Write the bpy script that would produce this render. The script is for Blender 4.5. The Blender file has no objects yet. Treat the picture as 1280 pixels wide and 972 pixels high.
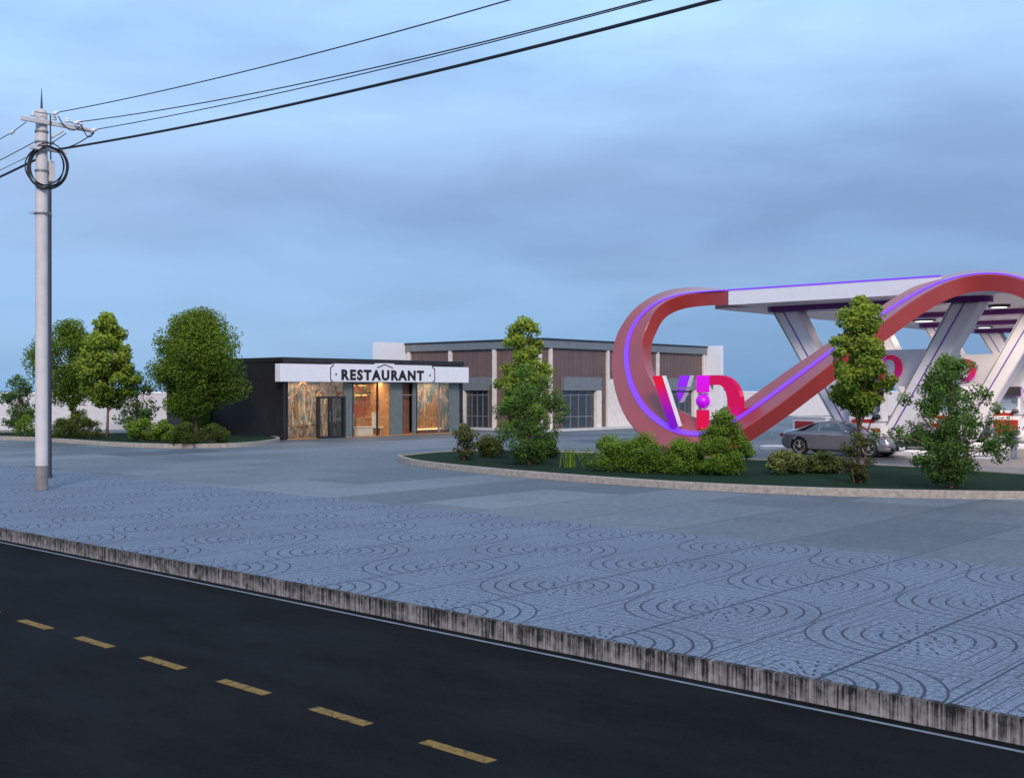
import bpy, math, random
from mathutils import Vector, Matrix
C = bpy.context.scene.collection
R = math.radians
F = 1411.0; H = 2.75; HY = 486.0; CX = 640.0
TH = R(48.12)                       # local x = e1 (towards right-away), local y = e2 (left-away, along the road)
THB = TH - math.pi/2                # local x = -e2, local y = e1
c_, s_ = math.cos(TH), math.sin(TH)
E1 = Vector((c_, s_, 0)); E2 = Vector((-s_, c_, 0)); Z = Vector((0, 0, 1))
def W(a, b, z=0): return E1*a + E2*b + Z*z
def G(px, py, z=0):                 # a point of the photo standing on height z
    Y = F*(H-z)/(py-HY); return Vector(((px-CX)/F*Y, Y, z))
def AB(p): return (p.dot(E1), p.dot(E2))
def b_at(px, a):                    # b of the point seen at px on the line a = const
    r = (px-CX)/F; return (c_*a - r*s_*a)/(s_ + r*c_)
def a_at(px, b):
    r = (px-CX)/F; return (s_*b + r*c_*b)/(c_ - r*s_)
def z_at(py, Y): return H + (HY-py)*Y/F

# ---------------------------------------------------------------- materials
MATS = {}
def nodes(name):
    m = bpy.data.materials.new(name); m.use_nodes = True
    nt = m.node_tree; b = nt.nodes['Principled BSDF']; MATS[name] = m
    return m, nt, b
def N(nt, t, **k):
    n = nt.nodes.new(t)
    for a, v in k.items(): setattr(n, a, v)
    return n
def math_(nt, op, a, b=None, c=None, clamp=False):
    n = N(nt, 'ShaderNodeMath', operation=op); n.use_clamp = clamp
    for i, v in enumerate((a, b, c)):
        if v is None: continue
        if isinstance(v, (int, float)): n.inputs[i].default_value = v
        else: nt.links.new(v, n.inputs[i])
    return n.outputs[0]
def rgb(c): return (c[0], c[1], c[2], 1)
def mixc(nt, f, a, b, mode='MIX'):
    n = N(nt, 'ShaderNodeMix', data_type='RGBA', blend_type=mode)
    for i, v in ((0, f), (6, a), (7, b)):
        if isinstance(v, (int, float)): n.inputs[i].default_value = v
        elif isinstance(v, tuple): n.inputs[i].default_value = rgb(v)
        else: nt.links.new(v, n.inputs[i])
    return n.outputs[2]
def noise(nt, scale=5, detail=4, rough=.55, coord='Object', sc=(1, 1, 1), rot=(0, 0, 0)):
    tc = N(nt, 'ShaderNodeTexCoord'); mp = N(nt, 'ShaderNodeMapping'); n = N(nt, 'ShaderNodeTexNoise')
    mp.inputs['Scale'].default_value = sc; mp.inputs['Rotation'].default_value = rot
    n.inputs['Scale'].default_value = scale; n.inputs['Detail'].default_value = detail; n.inputs['Roughness'].default_value = rough
    nt.links.new(tc.outputs[coord], mp.inputs[0]); nt.links.new(mp.outputs[0], n.inputs['Vector'])
    return n.outputs[0]
def ramp(nt, f, lo, hi):
    n = N(nt, 'ShaderNodeMapRange'); n.inputs[1].default_value = lo; n.inputs[2].default_value = hi; n.clamp = True
    nt.links.new(f, n.inputs[0]); return n.outputs[0]
def bump(nt, b, h, strength=.3, dist=.02):
    n = N(nt, 'ShaderNodeBump'); n.inputs['Strength'].default_value = strength; n.inputs['Distance'].default_value = dist
    nt.links.new(h, n.inputs['Height']); nt.links.new(n.outputs[0], b.inputs['Normal'])
def plain(name, col, rough=.5, metal=0, var=.12, sc=3, emit=None, es=0, coat=0, bmp=0):
    m, nt, b = nodes(name)
    n = noise(nt, sc, 5)
    dark = tuple(x*(1-var) for x in col); lite = tuple(min(1, x*(1+var)) for x in col)
    nt.links.new(mixc(nt, ramp(nt, n, .3, .7), dark, lite), b.inputs['Base Color'])
    b.inputs['Roughness'].default_value = rough; b.inputs['Metallic'].default_value = metal
    if coat: b.inputs['Coat Weight'].default_value = coat; b.inputs['Coat Roughness'].default_value = .08
    if emit: b.inputs['Emission Color'].default_value = rgb(emit); b.inputs['Emission Strength'].default_value = es
    if bmp: bump(nt, b, noise(nt, sc*12, 4), bmp, .01)
    return m
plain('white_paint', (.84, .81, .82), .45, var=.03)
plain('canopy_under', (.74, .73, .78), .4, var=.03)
plain('sign_white', (.80, .79, .83), .4, var=.03)
plain('wall_white', (.60, .57, .58), .7, var=.08)
plain('dark_wall', (.020, .017, .018), .32, var=.3, bmp=.05)
plain('dark_frame', (.02, .02, .024), .35)
plain('black', (.008, .008, .009), .4)
plain('cable', (.012, .012, .016), .55)
plain('concrete_pole', (.62, .57, .56), .75, var=.10, sc=2, bmp=.1)
plain('pole_base', (.22, .20, .20), .8, var=.2, sc=4)
plain('conduit', (.035, .04, .06), .5)
plain('porcelain', (.80, .80, .82), .15)
plain('grey_metal', (.20, .215, .23), .45, .2)
plain('cream', (.72, .66, .60), .6)
plain('steel', (.6, .62, .66), .22, .9)
plain('red_panel', (.42, .025, .02), .4)
plain('purple_beam', (.13, .008, .17), .28)
plain('purple_line', (.16, .05, .42), .35)
plain('strip_glow', (.22, .05, .85), .35, emit=(.22, .05, 1.0), es=.45, var=.03)
plain('lamp_glow', (.9, .9, .9), .4, emit=(1, .95, .88), es=1.6, var=.01)
plain('warm_glow', (.9, .7, .4), .4, emit=(1, .50, .18), es=3.2, var=.01)
plain('teal_panel', (.14, .165, .165), .25, var=.1)
plain('brick_inner', (.40, .13, .07), .7, var=.35, sc=6)
plain('timber', (.50, .24, .09), .5, var=.35, sc=5)
plain('timber_dark', (.16, .07, .04), .5, var=.3, sc=5)
plain('linen', (.75, .66, .55), .7)
plain('kerb_stone', (.37, .315, .27), .9, var=.28, sc=9, bmp=.5)
plain('tyre', (.012, .012, .013), .8)
plain('car_grey', (.27, .268, .29), .28, .5, coat=1, var=.04)
plain('car_dark', (.05, .052, .06), .22, .6, coat=1, var=.04)
plain('rim_silver', (.62, .62, .64), .3, .3)
plain('chrome', (.75, .76, .78), .15, 1)
plain('bark', (.16, .10, .065), .9, var=.4, sc=12, bmp=.5)
plain('bark_dark', (.07, .05, .035), .9, var=.4, sc=12, bmp=.5)
plain('plant_green', (.06, .20, .03), .5, var=.4)
# ribbed brown cladding
m, nt, b = nodes('brown_clad')
tc = N(nt, 'ShaderNodeTexCoord'); sp = N(nt, 'ShaderNodeSeparateXYZ'); nt.links.new(tc.outputs['Object'], sp.inputs[0])
u = math_(nt, 'ADD', sp.outputs[0], sp.outputs[1]); fr = math_(nt, 'FRACT', math_(nt, 'MULTIPLY', u, 1/.45)); ln = math_(nt, 'LESS_THAN', fr, .14)
cc = mixc(nt, ramp(nt, noise(nt, 1.2, 5), .3, .7), (.125, .080, .073), (.175, .110, .098))
nt.links.new(mixc(nt, math_(nt, 'MULTIPLY', ln, .45), cc, (.05, .03, .03)), b.inputs['Base Color']); b.inputs['Roughness'].default_value = .5
# ribbon red
m, nt, b = nodes('ribbon_red')
nt.links.new(mixc(nt, ramp(nt, noise(nt, .8, 3), .3, .7), (.33, .022, .018), (.40, .032, .026)), b.inputs['Base Color'])
b.inputs['Roughness'].default_value = .34; b.inputs['Specular IOR Level'].default_value = .9; b.inputs['Coat Weight'].default_value = .8; b.inputs['Coat Roughness'].default_value = .25
# glass
def glass(name, tint, fac):
    m, nt, b = nodes(name); nt.nodes.remove(b)
    out = [n for n in nt.nodes if n.type == 'OUTPUT_MATERIAL'][0]
    t = N(nt, 'ShaderNodeBsdfTransparent'); t.inputs[0].default_value = rgb(tint)
    g = N(nt, 'ShaderNodeBsdfGlossy'); g.inputs['Roughness'].default_value = .03
    lw = N(nt, 'ShaderNodeLayerWeight'); lw.inputs[0].default_value = .5; fz = math_(nt, 'MULTIPLY', math_(nt, 'POWER', lw.outputs[1], 4), .6)
    mx = N(nt, 'ShaderNodeMixShader')
    nt.links.new(math_(nt, 'ADD', fz, fac, clamp=True), mx.inputs[0]); nt.links.new(t.outputs[0], mx.inputs[1]); nt.links.new(g.outputs[0], mx.inputs[2])
    nt.links.new(mx.outputs[0], out.inputs[0])
glass('shop_glass', (.93, .95, .94), .04)
glass('veil_glass', (.42, .50, .49), .12)
glass('car_glass', (.42, .46, .50), .22)
plain('mirror_glass', (.035, .04, .05), .25, .0, var=.1); MATS['mirror_glass'].node_tree.nodes['Principled BSDF'].inputs['Specular IOR Level'].default_value = 1
plain('sky_tint_glass', (.26, .34, .44), .12, .1, var=.1)  # opaque pump window pane, reflected sky put into its base colour
# logo paints: vertical gradients in real object space, slight glow added against dullness
def grad(name, top, bot, z0, z1):
    m, nt, b = nodes(name)
    tc = N(nt, 'ShaderNodeTexCoord'); sp = N(nt, 'ShaderNodeSeparateXYZ'); nt.links.new(tc.outputs['Object'], sp.inputs[0])
    c = mixc(nt, ramp(nt, sp.outputs[2], z0, z1), bot, top)
    nt.links.new(c, b.inputs['Base Color']); nt.links.new(c, b.inputs['Emission Color']); b.inputs['Emission Strength'].default_value = .2; b.inputs['Roughness'].default_value = .4
grad('logo_v', (.85, .0, .03), (.24, .0, .55), .25, .85)
grad('logo_v2', (.35, .02, .95), (.30, .0, .62), .0, 1)
grad('logo_stem', (.80, .0, .80), (.80, .0, .06), .30, .85)
grad('logo_bowl', (.66, .0, .085), (.66, .0, .40), .0, .45)
grad('logo_ball', (.62, .0, .85), (.50, .0, .70), .3, .7)
# foliage
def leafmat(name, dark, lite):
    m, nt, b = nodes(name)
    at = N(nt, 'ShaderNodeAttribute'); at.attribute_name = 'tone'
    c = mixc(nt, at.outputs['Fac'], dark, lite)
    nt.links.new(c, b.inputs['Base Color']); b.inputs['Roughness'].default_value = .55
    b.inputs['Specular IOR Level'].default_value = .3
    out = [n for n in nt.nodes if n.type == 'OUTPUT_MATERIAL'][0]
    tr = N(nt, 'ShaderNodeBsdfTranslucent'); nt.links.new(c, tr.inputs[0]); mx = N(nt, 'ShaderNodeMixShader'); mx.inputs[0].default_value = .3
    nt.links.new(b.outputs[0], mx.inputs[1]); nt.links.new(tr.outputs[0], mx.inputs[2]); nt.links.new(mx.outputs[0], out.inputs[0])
leafmat('leaf_maple', (.06, .125, .012), (.40, .50, .055))
leafmat('leaf_broad', (.055, .115, .008), (.20, .29, .022))
leafmat('leaf_cool', (.035, .09, .024), (.15, .28, .07))
leafmat('leaf_ficus', (.030, .080, .012), (.18, .31, .05))
leafmat('leaf_bush', (.055, .13, .010), (.24, .36, .035))
leafmat('leaf_dark', (.012, .03, .010), (.19, .20, .05))
leafmat('leaf_fine', (.03, .06, .006), (.12, .16, .022))
leafmat('leaf_low', (.03, .06, .012), (.30, .33, .09))
# lawn
m, nt, b = nodes('lawn_green')
nt.links.new(mixc(nt, noise(nt, 30, 6, .8), (.008, .026, .014), (.040, .075, .040)), b.inputs['Base Color']); b.inputs['Roughness'].default_value = 1
b.inputs['Specular IOR Level'].default_value = .1
bump(nt, b, noise(nt, 60, 4, .7), .8, .05)
# asphalt
m, nt, b = nodes('asphalt')
n1 = noise(nt, 1.1, 9, .72, sc=(1, .45, 1)); n2 = noise(nt, 45, 4, .8)
cc = mixc(nt, ramp(nt, n1, .35, .7), (.0048, .0052, .0058), (.0165, .0175, .0190))
nt.links.new(mixc(nt, ramp(nt, n2, .45, .75), cc, (.0170, .018, .0205)), b.inputs['Base Color'])
b.inputs['Roughness'].default_value = .95; b.inputs['Specular IOR Level'].default_value = .08; bump(nt, b, n2, .5, .01)
m, nt, b = nodes('road_yellow')
n1 = noise(nt, 14, 5, .7); nt.links.new(mixc(nt, ramp(nt, n1, .48, .62), (.27, .155, .02), (.05, .035, .015)), b.inputs['Base Color']); b.inputs['Roughness'].default_value = .8
plain('road_white', (.22, .26, .31), .8, var=.25, sc=4)
# roadside kerb with rain streaks
m, nt, b = nodes('kerb_dirty')
st = noise(nt, 1, 4, .6, sc=(4, 48, 1.0)); st2 = noise(nt, 1, 3, .6, sc=(2, 9, 9)); lo = noise(nt, 1, 3, .7, sc=(.1, 1.6, .1))
tc = N(nt, 'ShaderNodeTexCoord'); sp = N(nt, 'ShaderNodeSeparateXYZ'); nt.links.new(tc.outputs['Object'], sp.inputs[0])
zz = ramp(nt, sp.outputs[2], -.20, .0)
v = math_(nt, 'SUBTRACT', math_(nt, 'ADD', math_(nt, 'ADD', st, math_(nt, 'MULTIPLY', st2, .5)), math_(nt, 'MULTIPLY', lo, .35)), math_(nt, 'MULTIPLY', zz, .15))
cc = mixc(nt, ramp(nt, v, .74, 1.06), (.008, .007, .007), (.36, .32, .305))
jt = math_(nt, 'LESS_THAN', math_(nt, 'FRACT', math_(nt, 'MULTIPLY', sp.outputs[1], 1/1.0)), .012)
nt.links.new(mixc(nt, math_(nt, 'MULTIPLY', jt, .25), cc, (.01, .01, .01)), b.inputs['Base Color']); b.inputs['Roughness'].default_value = .85
# concrete slabs of the parking area
m, nt, b = nodes('slabs')
tc = N(nt, 'ShaderNodeTexCoord'); br = N(nt, 'ShaderNodeTexBrick'); br.offset = .5
mp = N(nt, 'ShaderNodeMapping'); mp.inputs['Location'].default_value = (1.2, 0, 0); mp.inputs['Rotation'].default_value = (0, 0, 0)
nt.links.new(tc.outputs['Object'], mp.inputs[0]); nt.links.new(mp.outputs[0], br.inputs['Vector'])
br.inputs['Scale'].default_value = 1; br.inputs['Brick Width'].default_value = 5.0; br.inputs['Row Height'].default_value = 2.5
br.inputs['Mortar Size'].default_value = .022; br.inputs['Mortar Smooth'].default_value = .3; br.inputs['Bias'].default_value = 0
br.inputs['Color1'].default_value = (.118, .136, .152, 1); br.inputs['Color2'].default_value = (.222, .248, .272, 1); br.inputs['Mortar'].default_value = (.08, .09, .10, 1)
n1 = noise(nt, 34, 9, .9); n0 = noise(nt, .18, 4, .6)
cc = mixc(nt, .55, br.outputs[0], mixc(nt, ramp(nt, n1, .42, .58), (.26, .26, .26), (.74, .74, .74)), 'OVERLAY')
cc = mixc(nt, 1.0, cc, mixc(nt, ramp(nt, n0, .3, .7), (.82, .84, .86), (1.08, 1.06, 1.04)), 'MULTIPLY')
cc = mixc(nt, 1.0, cc, mixc(nt, ramp(nt, noise(nt, 5, 8, .8), .4, .6), (.80, .80, .80), (1.16, 1.16, 1.16)), 'MULTIPLY')
cc = mixc(nt, math_(nt, 'MULTIPLY', ramp(nt, noise(nt, .55, 6, .7), .58, .72), .35), cc, (.07, .075, .08))
nt.links.new(cc, b.inputs['Base Color']); b.inputs['Roughness'].default_value = .62; b.inputs['Specular IOR Level'].default_value = .35
bump(nt, b, n1, .25, .01)
m, nt, b = nodes('forecourt')
br = N(nt, 'ShaderNodeTexBrick'); tc = N(nt, 'ShaderNodeTexCoord'); nt.links.new(tc.outputs['Object'], br.inputs['Vector']); br.offset = 0
br.inputs['Scale'].default_value = 1; br.inputs['Brick Width'].default_value = 3; br.inputs['Row Height'].default_value = 3; br.inputs['Mortar Size'].default_value = .015
br.inputs['Color1'].default_value = (.105, .098, .108, 1); br.inputs['Color2'].default_value = (.135, .125, .132, 1); br.inputs['Mortar'].default_value = (.07, .07, .08, 1)
cc = mixc(nt, 1.0, br.outputs[0], mixc(nt, noise(nt, 3, 6, .7), (.7, .7, .7), (1.25, 1.2, 1.2)), 'MULTIPLY')
nt.links.new(cc, b.inputs['Base Color']); b.inputs['Roughness'].default_value = .5
# stamped paving: star-and-arc tiles 2.5 m
m, nt, b = nodes('pavers')
tc = N(nt, 'ShaderNodeTexCoord'); sp = N(nt, 'ShaderNodeSeparateXYZ')
ws = N(nt, 'ShaderNodeTexNoise'); ws.inputs['Scale'].default_value = 2.5
nt.links.new(tc.outputs['Object'], ws.inputs['Vector']); nt.links.new(tc.outputs['Object'], sp.inputs[0])
def cell(o, off):
    u = math_(nt, 'MULTIPLY', math_(nt, 'SUBTRACT', o, off), 1/2.5)
    return math_(nt, 'MULTIPLY', math_(nt, 'SUBTRACT', math_(nt, 'FRACT', math_(nt, 'ADD', u, 100.5)), .5), 2.5)
wob = math_(nt, 'MULTIPLY', math_(nt, 'SUBTRACT', ws.outputs[0], .5), .05)
P = cell(math_(nt, 'ADD', sp.outputs[0], wob), 12.3); Q = cell(sp.outputs[1], 7.5)
aP = math_(nt, 'ABSOLUTE', P); aQ = math_(nt, 'ABSOLUTE', Q); pq = math_(nt, 'MULTIPLY', P, Q)
r = math_(nt, 'SQRT', math_(nt, 'ADD', math_(nt, 'MULTIPLY', P, P), math_(nt, 'MULTIPLY', Q, Q)))
def line(v, step, w, ph=0.0):
    fr = math_(nt, 'FRACT', math_(nt, 'ADD', math_(nt, 'MULTIPLY', v, 1/step), ph+.5))
    return math_(nt, 'LESS_THAN', math_(nt, 'ABSOLUTE', math_(nt, 'SUBTRACT', fr, .5)), w/step/2)
arcs = math_(nt, 'MULTIPLY', line(r, .205, .033, .1), math_(nt, 'LESS_THAN', r, 1.22))
bricky = math_(nt, 'MULTIPLY', line(math_(nt, 'ADD', P, Q), .115, .009), .5)
mx_ = math_(nt, 'MAXIMUM', aP, aQ); mn_ = math_(nt, 'MINIMUM', aP, aQ)
outer = math_(nt, 'MULTIPLY', line(mx_, .2, .020, .5), math_(nt, 'GREATER_THAN', r, 1.22))
typeA = math_(nt, 'MAXIMUM', arcs, outer)
ang = math_(nt, 'ARCTAN2', aQ, aP)
st_ = math.pi/2/6
rl = math_(nt, 'LESS_THAN', math_(nt, 'MULTIPLY', math_(nt, 'ABSOLUTE', math_(nt, 'SUBTRACT', math_(nt, 'FRACT', math_(nt, 'MULTIPLY', ang, 1/st_)), .5)), math_(nt, 'MULTIPLY', r, st_)), .015)
rays = math_(nt, 'MULTIPLY', rl, math_(nt, 'GREATER_THAN', math_(nt, 'FRACT', math_(nt, 'ADD', math_(nt, 'MULTIPLY', r, 5.2), math_(nt, 'MULTIPLY', math_(nt, 'FLOOR', math_(nt, 'MULTIPLY', ang, 1/st_)), .47))), .45))
rays = math_(nt, 'MULTIPLY', rays, math_(nt, 'MULTIPLY', math_(nt, 'GREATER_THAN', r, .2), math_(nt, 'LESS_THAN', r, .85)))
steps = math_(nt, 'MULTIPLY', line(mx_, .14, .015, .5), math_(nt, 'GREATER_THAN', mx_, .62))
typeB = math_(nt, 'MAXIMUM', rays, steps)
sel = math_(nt, 'LESS_THAN', pq, 0)
tile = math_(nt, 'ADD', math_(nt, 'MULTIPLY', sel, typeA), math_(nt, 'MULTIPLY', math_(nt, 'SUBTRACT', 1, sel), typeB))
groove = math_(nt, 'MAXIMUM', math_(nt, 'LESS_THAN', aQ, .022), math_(nt, 'MAXIMUM', math_(nt, 'GREATER_THAN', aQ, 1.236), math_(nt, 'LESS_THAN', aP, .006)))
fine = math_(nt, 'MAXIMUM', math_(nt, 'MAXIMUM', line(P, .125, .010), line(Q, .125, .008)), math_(nt, 'MULTIPLY', sel, line(ang, math.pi/2/10, .014, .5)))
allm = math_(nt, 'MAXIMUM', math_(nt, 'MAXIMUM', tile, groove), math_(nt, 'MULTIPLY', fine, .72))
allm = math_(nt, 'MAXIMUM', allm, math_(nt, 'MULTIPLY', ramp(nt, noise(nt, 16, 8, .85, sc=(1.5, 1, 1)), .48, .57), .62))
n1 = noise(nt, 26, 8, .9); n0 = noise(nt, .35, 4, .6)
cc = mixc(nt, ramp(nt, n1, .40, .60), (.135, .166, .222), (.375, .430, .520))
cc = mixc(nt, 1.0, cc, mixc(nt, ramp(nt, n0, .3, .7), (.88, .88, .88), (1.08, 1.08, 1.08)), 'MULTIPLY')
cc = mixc(nt, math_(nt, 'MULTIPLY', allm, .93), cc, (.03, .042, .072))
nt.links.new(cc, b.inputs['Base Color']); b.inputs['Roughness'].default_value = .7; b.inputs['Specular IOR Level'].default_value = .3
bump(nt, b, math_(nt, 'SUBTRACT', math_(nt, 'MULTIPLY', n1, .5), allm), .35, .012)
# flame mural, with an added glow standing in for room light
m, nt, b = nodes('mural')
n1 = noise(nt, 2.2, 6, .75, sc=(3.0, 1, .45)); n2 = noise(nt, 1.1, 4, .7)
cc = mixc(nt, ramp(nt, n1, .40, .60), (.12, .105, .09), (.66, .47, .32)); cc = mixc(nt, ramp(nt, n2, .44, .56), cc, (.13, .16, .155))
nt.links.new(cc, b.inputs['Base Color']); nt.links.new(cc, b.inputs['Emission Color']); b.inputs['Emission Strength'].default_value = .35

# ---------------------------------------------------------------- mesh builder
class MB:
    def __init__(s): s.v = []; s.f = []; s.mi = []; s.tone = []; s.smooth = False
    def face(s, pts, mi=0):
        i = len(s.v); s.v += [tuple(p) for p in pts]; s.f.append(tuple(range(i, i+len(pts)))); s.mi.append(mi)
    def box(s, x0, x1, y0, y1, z0, z1, mi=0):
        i = len(s.v); s.v += [(x, y, z) for z in (z0, z1) for y in (y0, y1) for x in (x0, x1)]
        for q in ((0, 2, 3, 1), (4, 5, 7, 6), (0, 1, 5, 4), (2, 6, 7, 3), (0, 4, 6, 2), (1, 3, 7, 5)):
            s.f.append(tuple(i+k for k in q)); s.mi.append(mi)
        return s
    def grid(s, rows, close=False, caps=False, mi=0):
        i = len(s.v); n = len(rows[0])
        for r in rows: s.v += [tuple(p) for p in r]
        for j in range(len(rows)-1):
            for k in range(n if close else n-1):
                k2 = (k+1) % n
                s.f.append((i+j*n+k, i+j*n+k2, i+(j+1)*n+k2, i+(j+1)*n+k)); s.mi.append(mi)
        if caps:
            s.f.append(tuple(i+k for k in range(n))[::-1]); s.f.append(tuple(i+(len(rows)-1)*n+k for k in range(n))); s.mi += [mi, mi]
        return s
    def prism(s, poly, y0, y1, mi=0, plane='xz'):     # polygon in xz pushed along y (or xy pushed along z)
        mk = (lambda p, t: (p[0], t, p[1])) if plane == 'xz' else ((lambda p, t: (p[0], p[1], t)) if plane == 'xy' else (lambda p, t: (t, p[0], p[1])))
        i = len(s.v); n = len(poly); s.v += [mk(p, y0) for p in poly] + [mk(p, y1) for p in poly]
        s.f.append(tuple(range(i, i+n))); s.f.append(tuple(range(i+2*n-1, i+n-1, -1))); s.mi += [mi, mi]
        for k in range(n):
            k2 = (k+1) % n; s.f.append((i+k, i+n+k, i+n+k2, i+k2)); s.mi.append(mi)
        return s
    def tube(s, path, r, seg=8, mi=0, caps=True):
        path = [Vector(p) for p in path]; rows = []; ref = None
        for j, p in enumerate(path):
            t = (path[min(j+1, len(path)-1)] - path[max(j-1, 0)]).normalized()
            if ref is None: ref = t.orthogonal().normalized()
            ref = (ref - t*ref.dot(t)).normalized(); bi = t.cross(ref)
            rr = r[j] if isinstance(r, (list, tuple)) else r
            rows.append([p + (ref*math.cos(2*math.pi*k/seg) + bi*math.sin(2*math.pi*k/seg))*rr for k in range(seg)])
        return s.grid(rows, True, caps, mi)
    def lathe(s, prof, seg=24, o=(0, 0, 0), axis='z', mi=0):
        rows = []
        for r_, h in prof:
            row = []
            for k in range(seg):
                a = 2*math.pi*k/seg; x, y = r_*math.cos(a), r_*math.sin(a)
                p = (x, y, h) if axis == 'z' else (x, h, y)
                row.append((p[0]+o[0], p[1]+o[1], p[2]+o[2]))
            rows.append(row)
        return s.grid(rows, True, True, mi)
    def build(s, name, mats, parent=None, smooth=None, bevel=0, rot=None, loc=None):
        me = bpy.data.meshes.new(name); me.from_pydata(s.v, [], s.f)
        if isinstance(mats, str): mats = [mats]
        for x in mats: me.materials.append(MATS[x])
        if len(mats) > 1: me.polygons.foreach_set('material_index', s.mi)
        if s.tone:
            at = me.attributes.new('tone', 'FLOAT', 'FACE'); at.data.foreach_set('value', s.tone)
        me.update()
        o = bpy.data.objects.new(name, me); C.objects.link(o)
        if parent: o.parent = parent
        if rot is not None: o.rotation_euler.z = rot
        if loc is not None: o.location = loc
        if smooth:
            me.polygons.foreach_set('use_smooth', [True]*len(me.polygons))
            if smooth != 'all': me.set_sharp_from_angle(angle=R(38))
        if bevel:
            bv = o.modifiers.new('bevel', 'BEVEL'); bv.width = bevel; bv.segments = 2; bv.limit_method = 'ANGLE'
        return o
def tag(o, label, cat, group=None, kind=None):
    if label: o['label'] = label
    if cat: o['category'] = cat
    if group: o['group'] = group
    if kind: o['kind'] = kind
    return o
def empty(name, loc, rz, label, cat, group=None):
    o = bpy.data.objects.new(name, None); C.objects.link(o); o.location = loc; o.rotation_euler.z = rz
    o.empty_display_size = .1
    return tag(o, label, cat, group)
def children(o): return [c for c in C.objects if c.parent == o]
def copy_tree(o, parent=None):
    c = o.copy(); C.objects.link(c)
    if parent: c.parent = parent
    for ch in children(o): copy_tree(ch, c)
    return c
def structure(o): o['kind'] = 'structure'; return o

# ---------------------------------------------------------------- camera, light, sky
cam = bpy.data.cameras.new('camera'); co = bpy.data.objects.new('camera', cam); C.objects.link(co)
co.location = (0, 0, H); co.rotation_euler = (R(90), 0, 0); cam.sensor_width = 36; cam.lens = 36*F/1280; cam.clip_end = 5000
bpy.context.scene.camera = co
SUN_AZ = R(176)      # compass-style angle of the sun, behind the camera and a little right
SUN_EL = R(28)
sl = bpy.data.lights.new('sun', 'SUN'); so = bpy.data.objects.new('sun', sl); C.objects.link(so)
sd = Vector((math.sin(SUN_AZ)*math.cos(SUN_EL), math.cos(SUN_AZ)*math.cos(SUN_EL), math.sin(SUN_EL)))
so.rotation_euler = sd.to_track_quat('Z', 'Y').to_euler(); so.location = (0, -20, 40)
sl.energy = 2.4; sl.angle = R(14); sl.color = (1, .86, .76)
w = bpy.data.worlds.new('World'); bpy.context.scene.world = w; w.use_nodes = True; nt = w.node_tree
bg = nt.nodes['Background']; sky = N(nt, 'ShaderNodeTexSky'); sky.sky_type = 'NISHITA'; sky.sun_disc = False
sky.sun_elevation = SUN_EL; sky.sun_rotation = SUN_AZ
tc = N(nt, 'ShaderNodeTexCoord'); sp = N(nt, 'ShaderNodeSeparateXYZ'); nt.links.new(tc.outputs['Generated'], sp.inputs[0])
def wnoise(sc, scale, detail, loc=(0, 0, 0), dist=0):
    mp = N(nt, 'ShaderNodeMapping'); mp.inputs['Scale'].default_value = sc; mp.inputs['Location'].default_value = loc
    n = N(nt, 'ShaderNodeTexNoise'); n.inputs['Scale'].default_value = scale; n.inputs['Detail'].default_value = detail; n.inputs['Distortion'].default_value = dist
    n.inputs['Roughness'].default_value = .5
    nt.links.new(tc.outputs['Generated'], mp.inputs[0]); nt.links.new(mp.outputs[0], n.inputs['Vector']); return n.outputs[0]
el = sp.outputs[2]
cr = N(nt, 'ShaderNodeValToRGB'); nt.links.new(el, cr.inputs[0]); e = cr.color_ramp.elements
e[0].position = 0.0; e[0].color = (.130, .300, .56, 1); e[1].position = 1; e[1].color = (.30, .44, .66, 1)
for p_, c in ((.05, (.165, .33, .60, 1)), (.10, (.20, .345, .60, 1)), (.17, (.235, .355, .60, 1)), (.25, (.35, .54, .84, 1)), (.33, (.42, .65, .98, 1)), (.6, (.38, .54, .82, 1))):
    x = e.new(p_); x.color = c
k1 = wnoise((1, 1, 3.6), 2.0, 6, (3.1, .2, 1.3), .5)
k2 = wnoise((1, 1, 6.5), 1.1, 5, (.4, 2.2, 5.1), .3)
k3 = wnoise((1, 1, 3.0), 6, 8, (.4, 9.2, 5.1), .4)
dk = math_(nt, 'ADD', math_(nt, 'MULTIPLY', k1, .6), math_(nt, 'ADD', math_(nt, 'MULTIPLY', k2, .5), math_(nt, 'MULTIPLY', k3, .34)))
col = mixc(nt, 1.0, cr.outputs[0], mixc(nt, ramp(nt, dk, .57, .87), (.76, .79, .85), (1.22, 1.29, 1.27)), 'MULTIPLY')
wr = math_(nt, 'MULTIPLY', ramp(nt, k2, .42, .68), .22)
col = mixc(nt, wr, col, (.40, .46, .62))
skc = mixc(nt, 1.0, sky.outputs[0], (.10, .10, .10), 'MULTIPLY')
nt.links.new(mixc(nt, .88, skc, col), bg.inputs[0]); bg.inputs[1].default_value = 1.2
sc = bpy.context.scene
sc.view_settings.view_transform = 'Standard'; sc.view_settings.look = 'None'; sc.view_settings.exposure = 0
sc.cycles.max_bounces = 6; sc.cycles.transparent_max_bounces = 12
try: sc.cycles.use_denoising = True
except Exception: pass

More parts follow.
